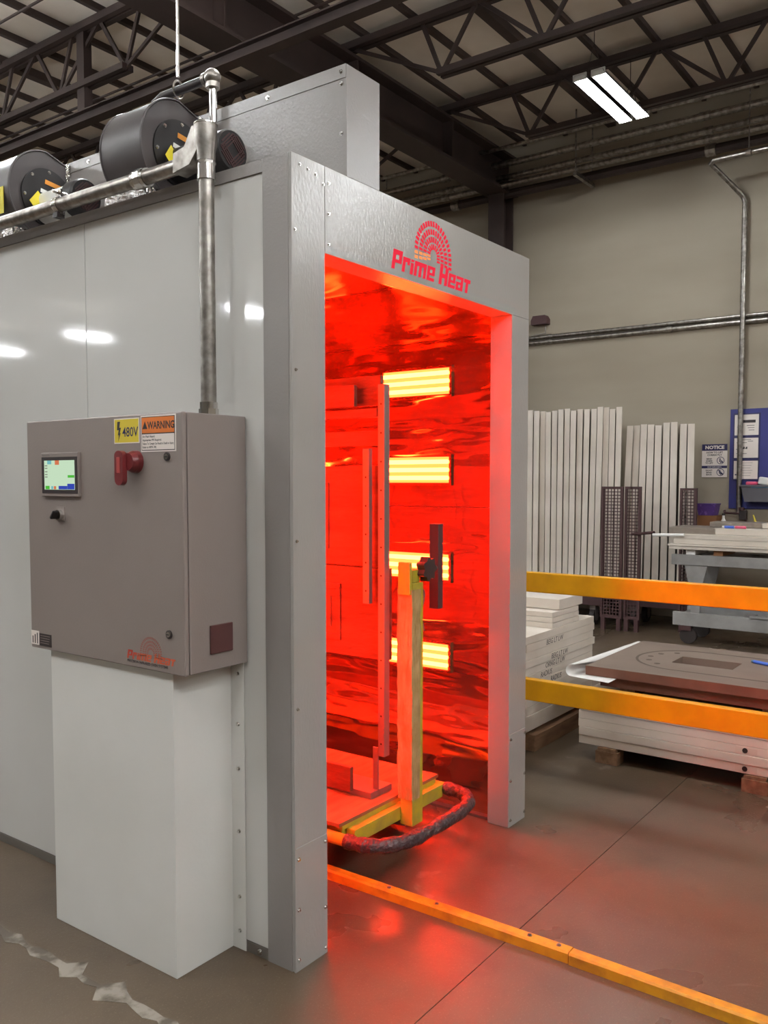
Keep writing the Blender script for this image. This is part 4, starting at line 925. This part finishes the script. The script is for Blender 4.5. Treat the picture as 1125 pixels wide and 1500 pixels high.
# notice sign
def frame_pts(o): return o
ns = T('notice_sign', 'white and blue NOTICE sign on how to lift, screwed to the wall', 'sign', (7.49, 0.862, 1.51))
B((7.492, 0.734, 1.508), (7.4995, 0.990, 1.853)).build('sign_plate', M['sign_white'], ns)
B((7.491, 0.734, 1.785), (7.4925, 0.990, 1.853)).build('sign_header', M['navy'], ns)
B((7.491, 0.734, 1.602), (7.4925, 0.990, 1.628)).build('sign_band', M['navy'], ns)
text('sign_lettering', 'NOTICE', M['sign_white'], ns, (7.491, 0.862, 1.803), LY, ZU, 0.048, 0.0006, 0, 0.0022, 'CENTER', 1.1)
for s_, z_, sz, y_, al in (('HOW TO LIFT', 1.757, 0.026, 0.862, 'CENTER'), ('CORRECTLY', 1.731, 0.026, 0.862, 'CENTER'), ('BEND', 1.692, 0.022, 0.915, 'CENTER'), ('KNEES', 1.670, 0.022, 0.915, 'CENTER'), ('TO LIFT', 1.648, 0.022, 0.915, 'CENTER'), ("DON'T", 1.572, 0.022, 0.915, 'CENTER'), ('BEND', 1.550, 0.022, 0.915, 'CENTER'), ('BACK', 1.528, 0.022, 0.915, 'CENTER')):
    text('sign_lettering', s_, M['ink'], ns, (7.492, y_, z_), LY, ZU, sz, 0.0006, 0, 0.0006, al)
text('sign_lettering', 'HAVE SAFE HABITS', M['sign_white'], ns, (7.491, 0.862, 1.609), LY, ZU, 0.017, 0.0006, 0, 0.0002, 'CENTER')
for zc_, sl in ((1.682, 0), (1.560, 1)):
    rg = MB().tube([(7.4912, 0.800 + 0.036 * math.cos(a), zc_ + 0.036 * math.sin(a)) for a in [2 * PI * k / 24 for k in range(25)]], 0.003, 5)
    rg.build('pictogram_ring', M['navy'], ns)
    fg = MB().cyl((7.492, 0.806, zc_ + 0.016), (7.490, 0.806, zc_ + 0.016), 0.007, 12)
    for p_, q_ in (((0.804, zc_ + 0.008), (0.812, zc_ - 0.010)), ((0.812, zc_ - 0.010), (0.796, zc_ - 0.012)), ((0.796, zc_ - 0.012), (0.800, zc_ - 0.028)), ((0.804, zc_ + 0.006), (0.786, zc_ - 0.006))):
        fg.bar((7.491, p_[0], p_[1]), (7.491, q_[0], q_[1]), 0.007, 0.002, (1, 0, 0))
    fg.box((7.4905, 0.776, zc_ - 0.024), (7.4915, 0.792, zc_ - 0.008))
    if sl: fg.bar((7.4905, 0.826, zc_ + 0.025), (7.4905, 0.774, zc_ - 0.025), 0.006, 0.002, (1, 0, 0))
    fg.build('pictogram', M['navy'], ns)
# blue board with three framed sheets
bb = T('blue_board', 'blue wall board holding three framed sheets', 'board', (7.49, 0.2, 1.19))
B((7.478, -0.9, 1.185), (7.499, 0.708, 2.205), 0.003).build('board_panel', M['blue'], bb)
for z0, z1 in ((1.936, 2.145), (1.706, 1.908), (1.490, 1.675)):
    y0, y1 = 0.430, 0.662
    f = B((7.473, y0 - 0.014, z0 - 0.014), (7.479, y1 + 0.014, z1 + 0.014), 0.002).build('sheet_frame', M['navy'], bb)
    B((7.4715, y0, z0), (7.4735, y1, z1)).build('sheet', M['sign_white'], f)
    hh = z1 - z0
    if z0 > 1.9:
        B((7.471, y0 + 0.03, z0 + hh * 0.60), (7.4716, y1 - 0.035, z0 + hh * 0.74), 0).build('printed_bar', M['blackish'], f)
        MB().prism([(-0.028, 0.0), (-0.008, 0.014), (0.012, 0.010), (0.028, -0.002), (0.010, -0.012), (-0.012, -0.010)], lambda u, v, q: (q, 0.610 - u, z0 + hh * 0.40 + v), 7.471, 7.4716).build('printed_mark', M['teal'], f)
        for k in range(3): B((7.471, y0 + 0.04, z0 + hh * (0.45 - 0.11 * k)), (7.4716, y0 + 0.115 - 0.01 * k, z0 + hh * (0.48 - 0.11 * k))).build('printed_line', M['ink_grey'], f)
    elif z0 > 1.6:
        for y_ in (0.57, 0.545): MB().prism([(-0.012, -0.010), (0.0, 0.012), (0.012, 0.010), (0.010, -0.012)], lambda u, v, q: (q, y_ - u, z0 + hh * 0.5 + v), 7.471, 7.4716).build('printed_mark', M['ink'], f)
        for zf, ya, yb_ in ((0.90, 0.50, 0.58), (0.82, 0.48, 0.53), (0.75, 0.54, 0.64), (0.42, 0.62, 0.645), (0.2, 0.54, 0.64)): B((7.471, ya, z0 + hh * zf), (7.4716, yb_, z0 + hh * zf + 0.006)).build('printed_line', M['ink_grey'], f)
    else:
        for k in range(6): B((7.471, y0 + 0.05 + 0.01 * (k % 3), z0 + hh * (0.88 - 0.14 * k)), (7.4716, y1 - 0.03, z0 + hh * (0.88 - 0.14 * k) + 0.003)).build('printed_line', M['ink_grey'], f)
        B((7.471, 0.635, z0 + hh * 0.2), (7.4716, 0.65, z0 + hh * 0.27)).build('printed_mark', M['navy'], f)
bk = T('wall_basket', 'grey plastic bin hung on the blue board', 'basket', (7.4, 0.25, 1.25))
MB().prism([(-0.30, 0.0), (0.22, 0.0), (0.26, 0.17), (-0.34, 0.17)], lambda u, v, q: (q, 0.30 + u, 1.26 + v), 7.34, 7.476).build('bin', M['basket'], bk)
B((7.33, -0.05, 1.41), (7.476, 0.57, 1.43), 0.003).build('rim', M['basket'], bk)
B((7.337, -0.03, 1.40), (7.341, 0.46, 1.425)).build('teal_strip', M['teal'], bk)
for (y_, w_, m_, h_, nm, lab) in ((0.46, 0.11, 'pink', 0.035, 'pink_cloth', 'bright pink bundle in the bin on the blue board'), (0.33, 0.14, 'paper', 0.075, 'paper_pack', 'white paper pack sticking out of the bin'), (0.16, 0.15, 'door_white', 0.045, 'beige_pack', 'beige pack at the right edge in the bin')):
    tag(MB().box((-0.05, -w_ / 2, 0), (0.05, w_ / 2, h_), 0.012, Matrix.Translation((7.40, y_, 1.428)) @ Matrix.Rotation(math.radians(8 if m_ == 'paper' else 0), 4, 'X')).build(nm, M[m_], None, (7.40, y_, 1.428)), lab, 'pack')
# wall conduits and emergency light
vc = T('wall_conduit', 'vertical galvanised conduit on the back wall passing in front of the blue board', 'conduit', (7.44, 0.6, 1.1))
MB().tube([(7.445, 0.598, 1.12), (7.445, 0.605, 4.28), (7.43, 0.62, 4.33), (7.05, 0.835, 4.585), (7.03, 0.80, 4.605), (7.02, -1.5, 4.64)], 0.026, 12).build('pipe', M['galv'], vc)
MB().cyl((7.02, 0.45, 4.605), (7.02, 0.50, 4.605), 0.033, 10).cyl((7.02, 0.475, 4.63), (7.02, 0.475, 5.3), 0.006, 6).build('hanger', M['galv'], vc)
for z_, r_, lab in ((3.145, 0.020, 'upper of the two horizontal conduits across the back wall'), (3.085, 0.026, 'lower of the two horizontal conduits across the back wall')):
    h_ = T('wall_conduit', lab, 'conduit', (7.47, 1.0, z_), 'horizontal wall conduits')
    MB().cyl((7.472, -4, z_), (7.472, 6.0, z_), r_, 12).build('pipe', M['galv'], h_)
    for y_ in (2.75, 1.35, -0.4): MB().cyl((7.472, y_ - 0.03, z_), (7.472, y_ + 0.03, z_), r_ * 1.3, 10).build('coupling', M['galv'], h_)
em = T('wall_lamp', 'small dark emergency lamp on the back wall beside the oven', 'lamp', (7.44, 2.85, 3.28))
MB().prism([(-0.10, 0.0), (0.10, 0.0), (0.10, 0.05), (0.075, 0.10), (-0.075, 0.10), (-0.10, 0.06)], lambda u, v, q: (q, 2.85 + u, 3.285 + v), 7.40, 7.498).build('lamp_body', M['rack_brown'], em)
MB().tube([(7.485, 2.80, 3.285), (7.485, 2.80, 3.19), (7.485, 2.98, 3.175)], 0.006, 6).build('cable', M['galv'], em)
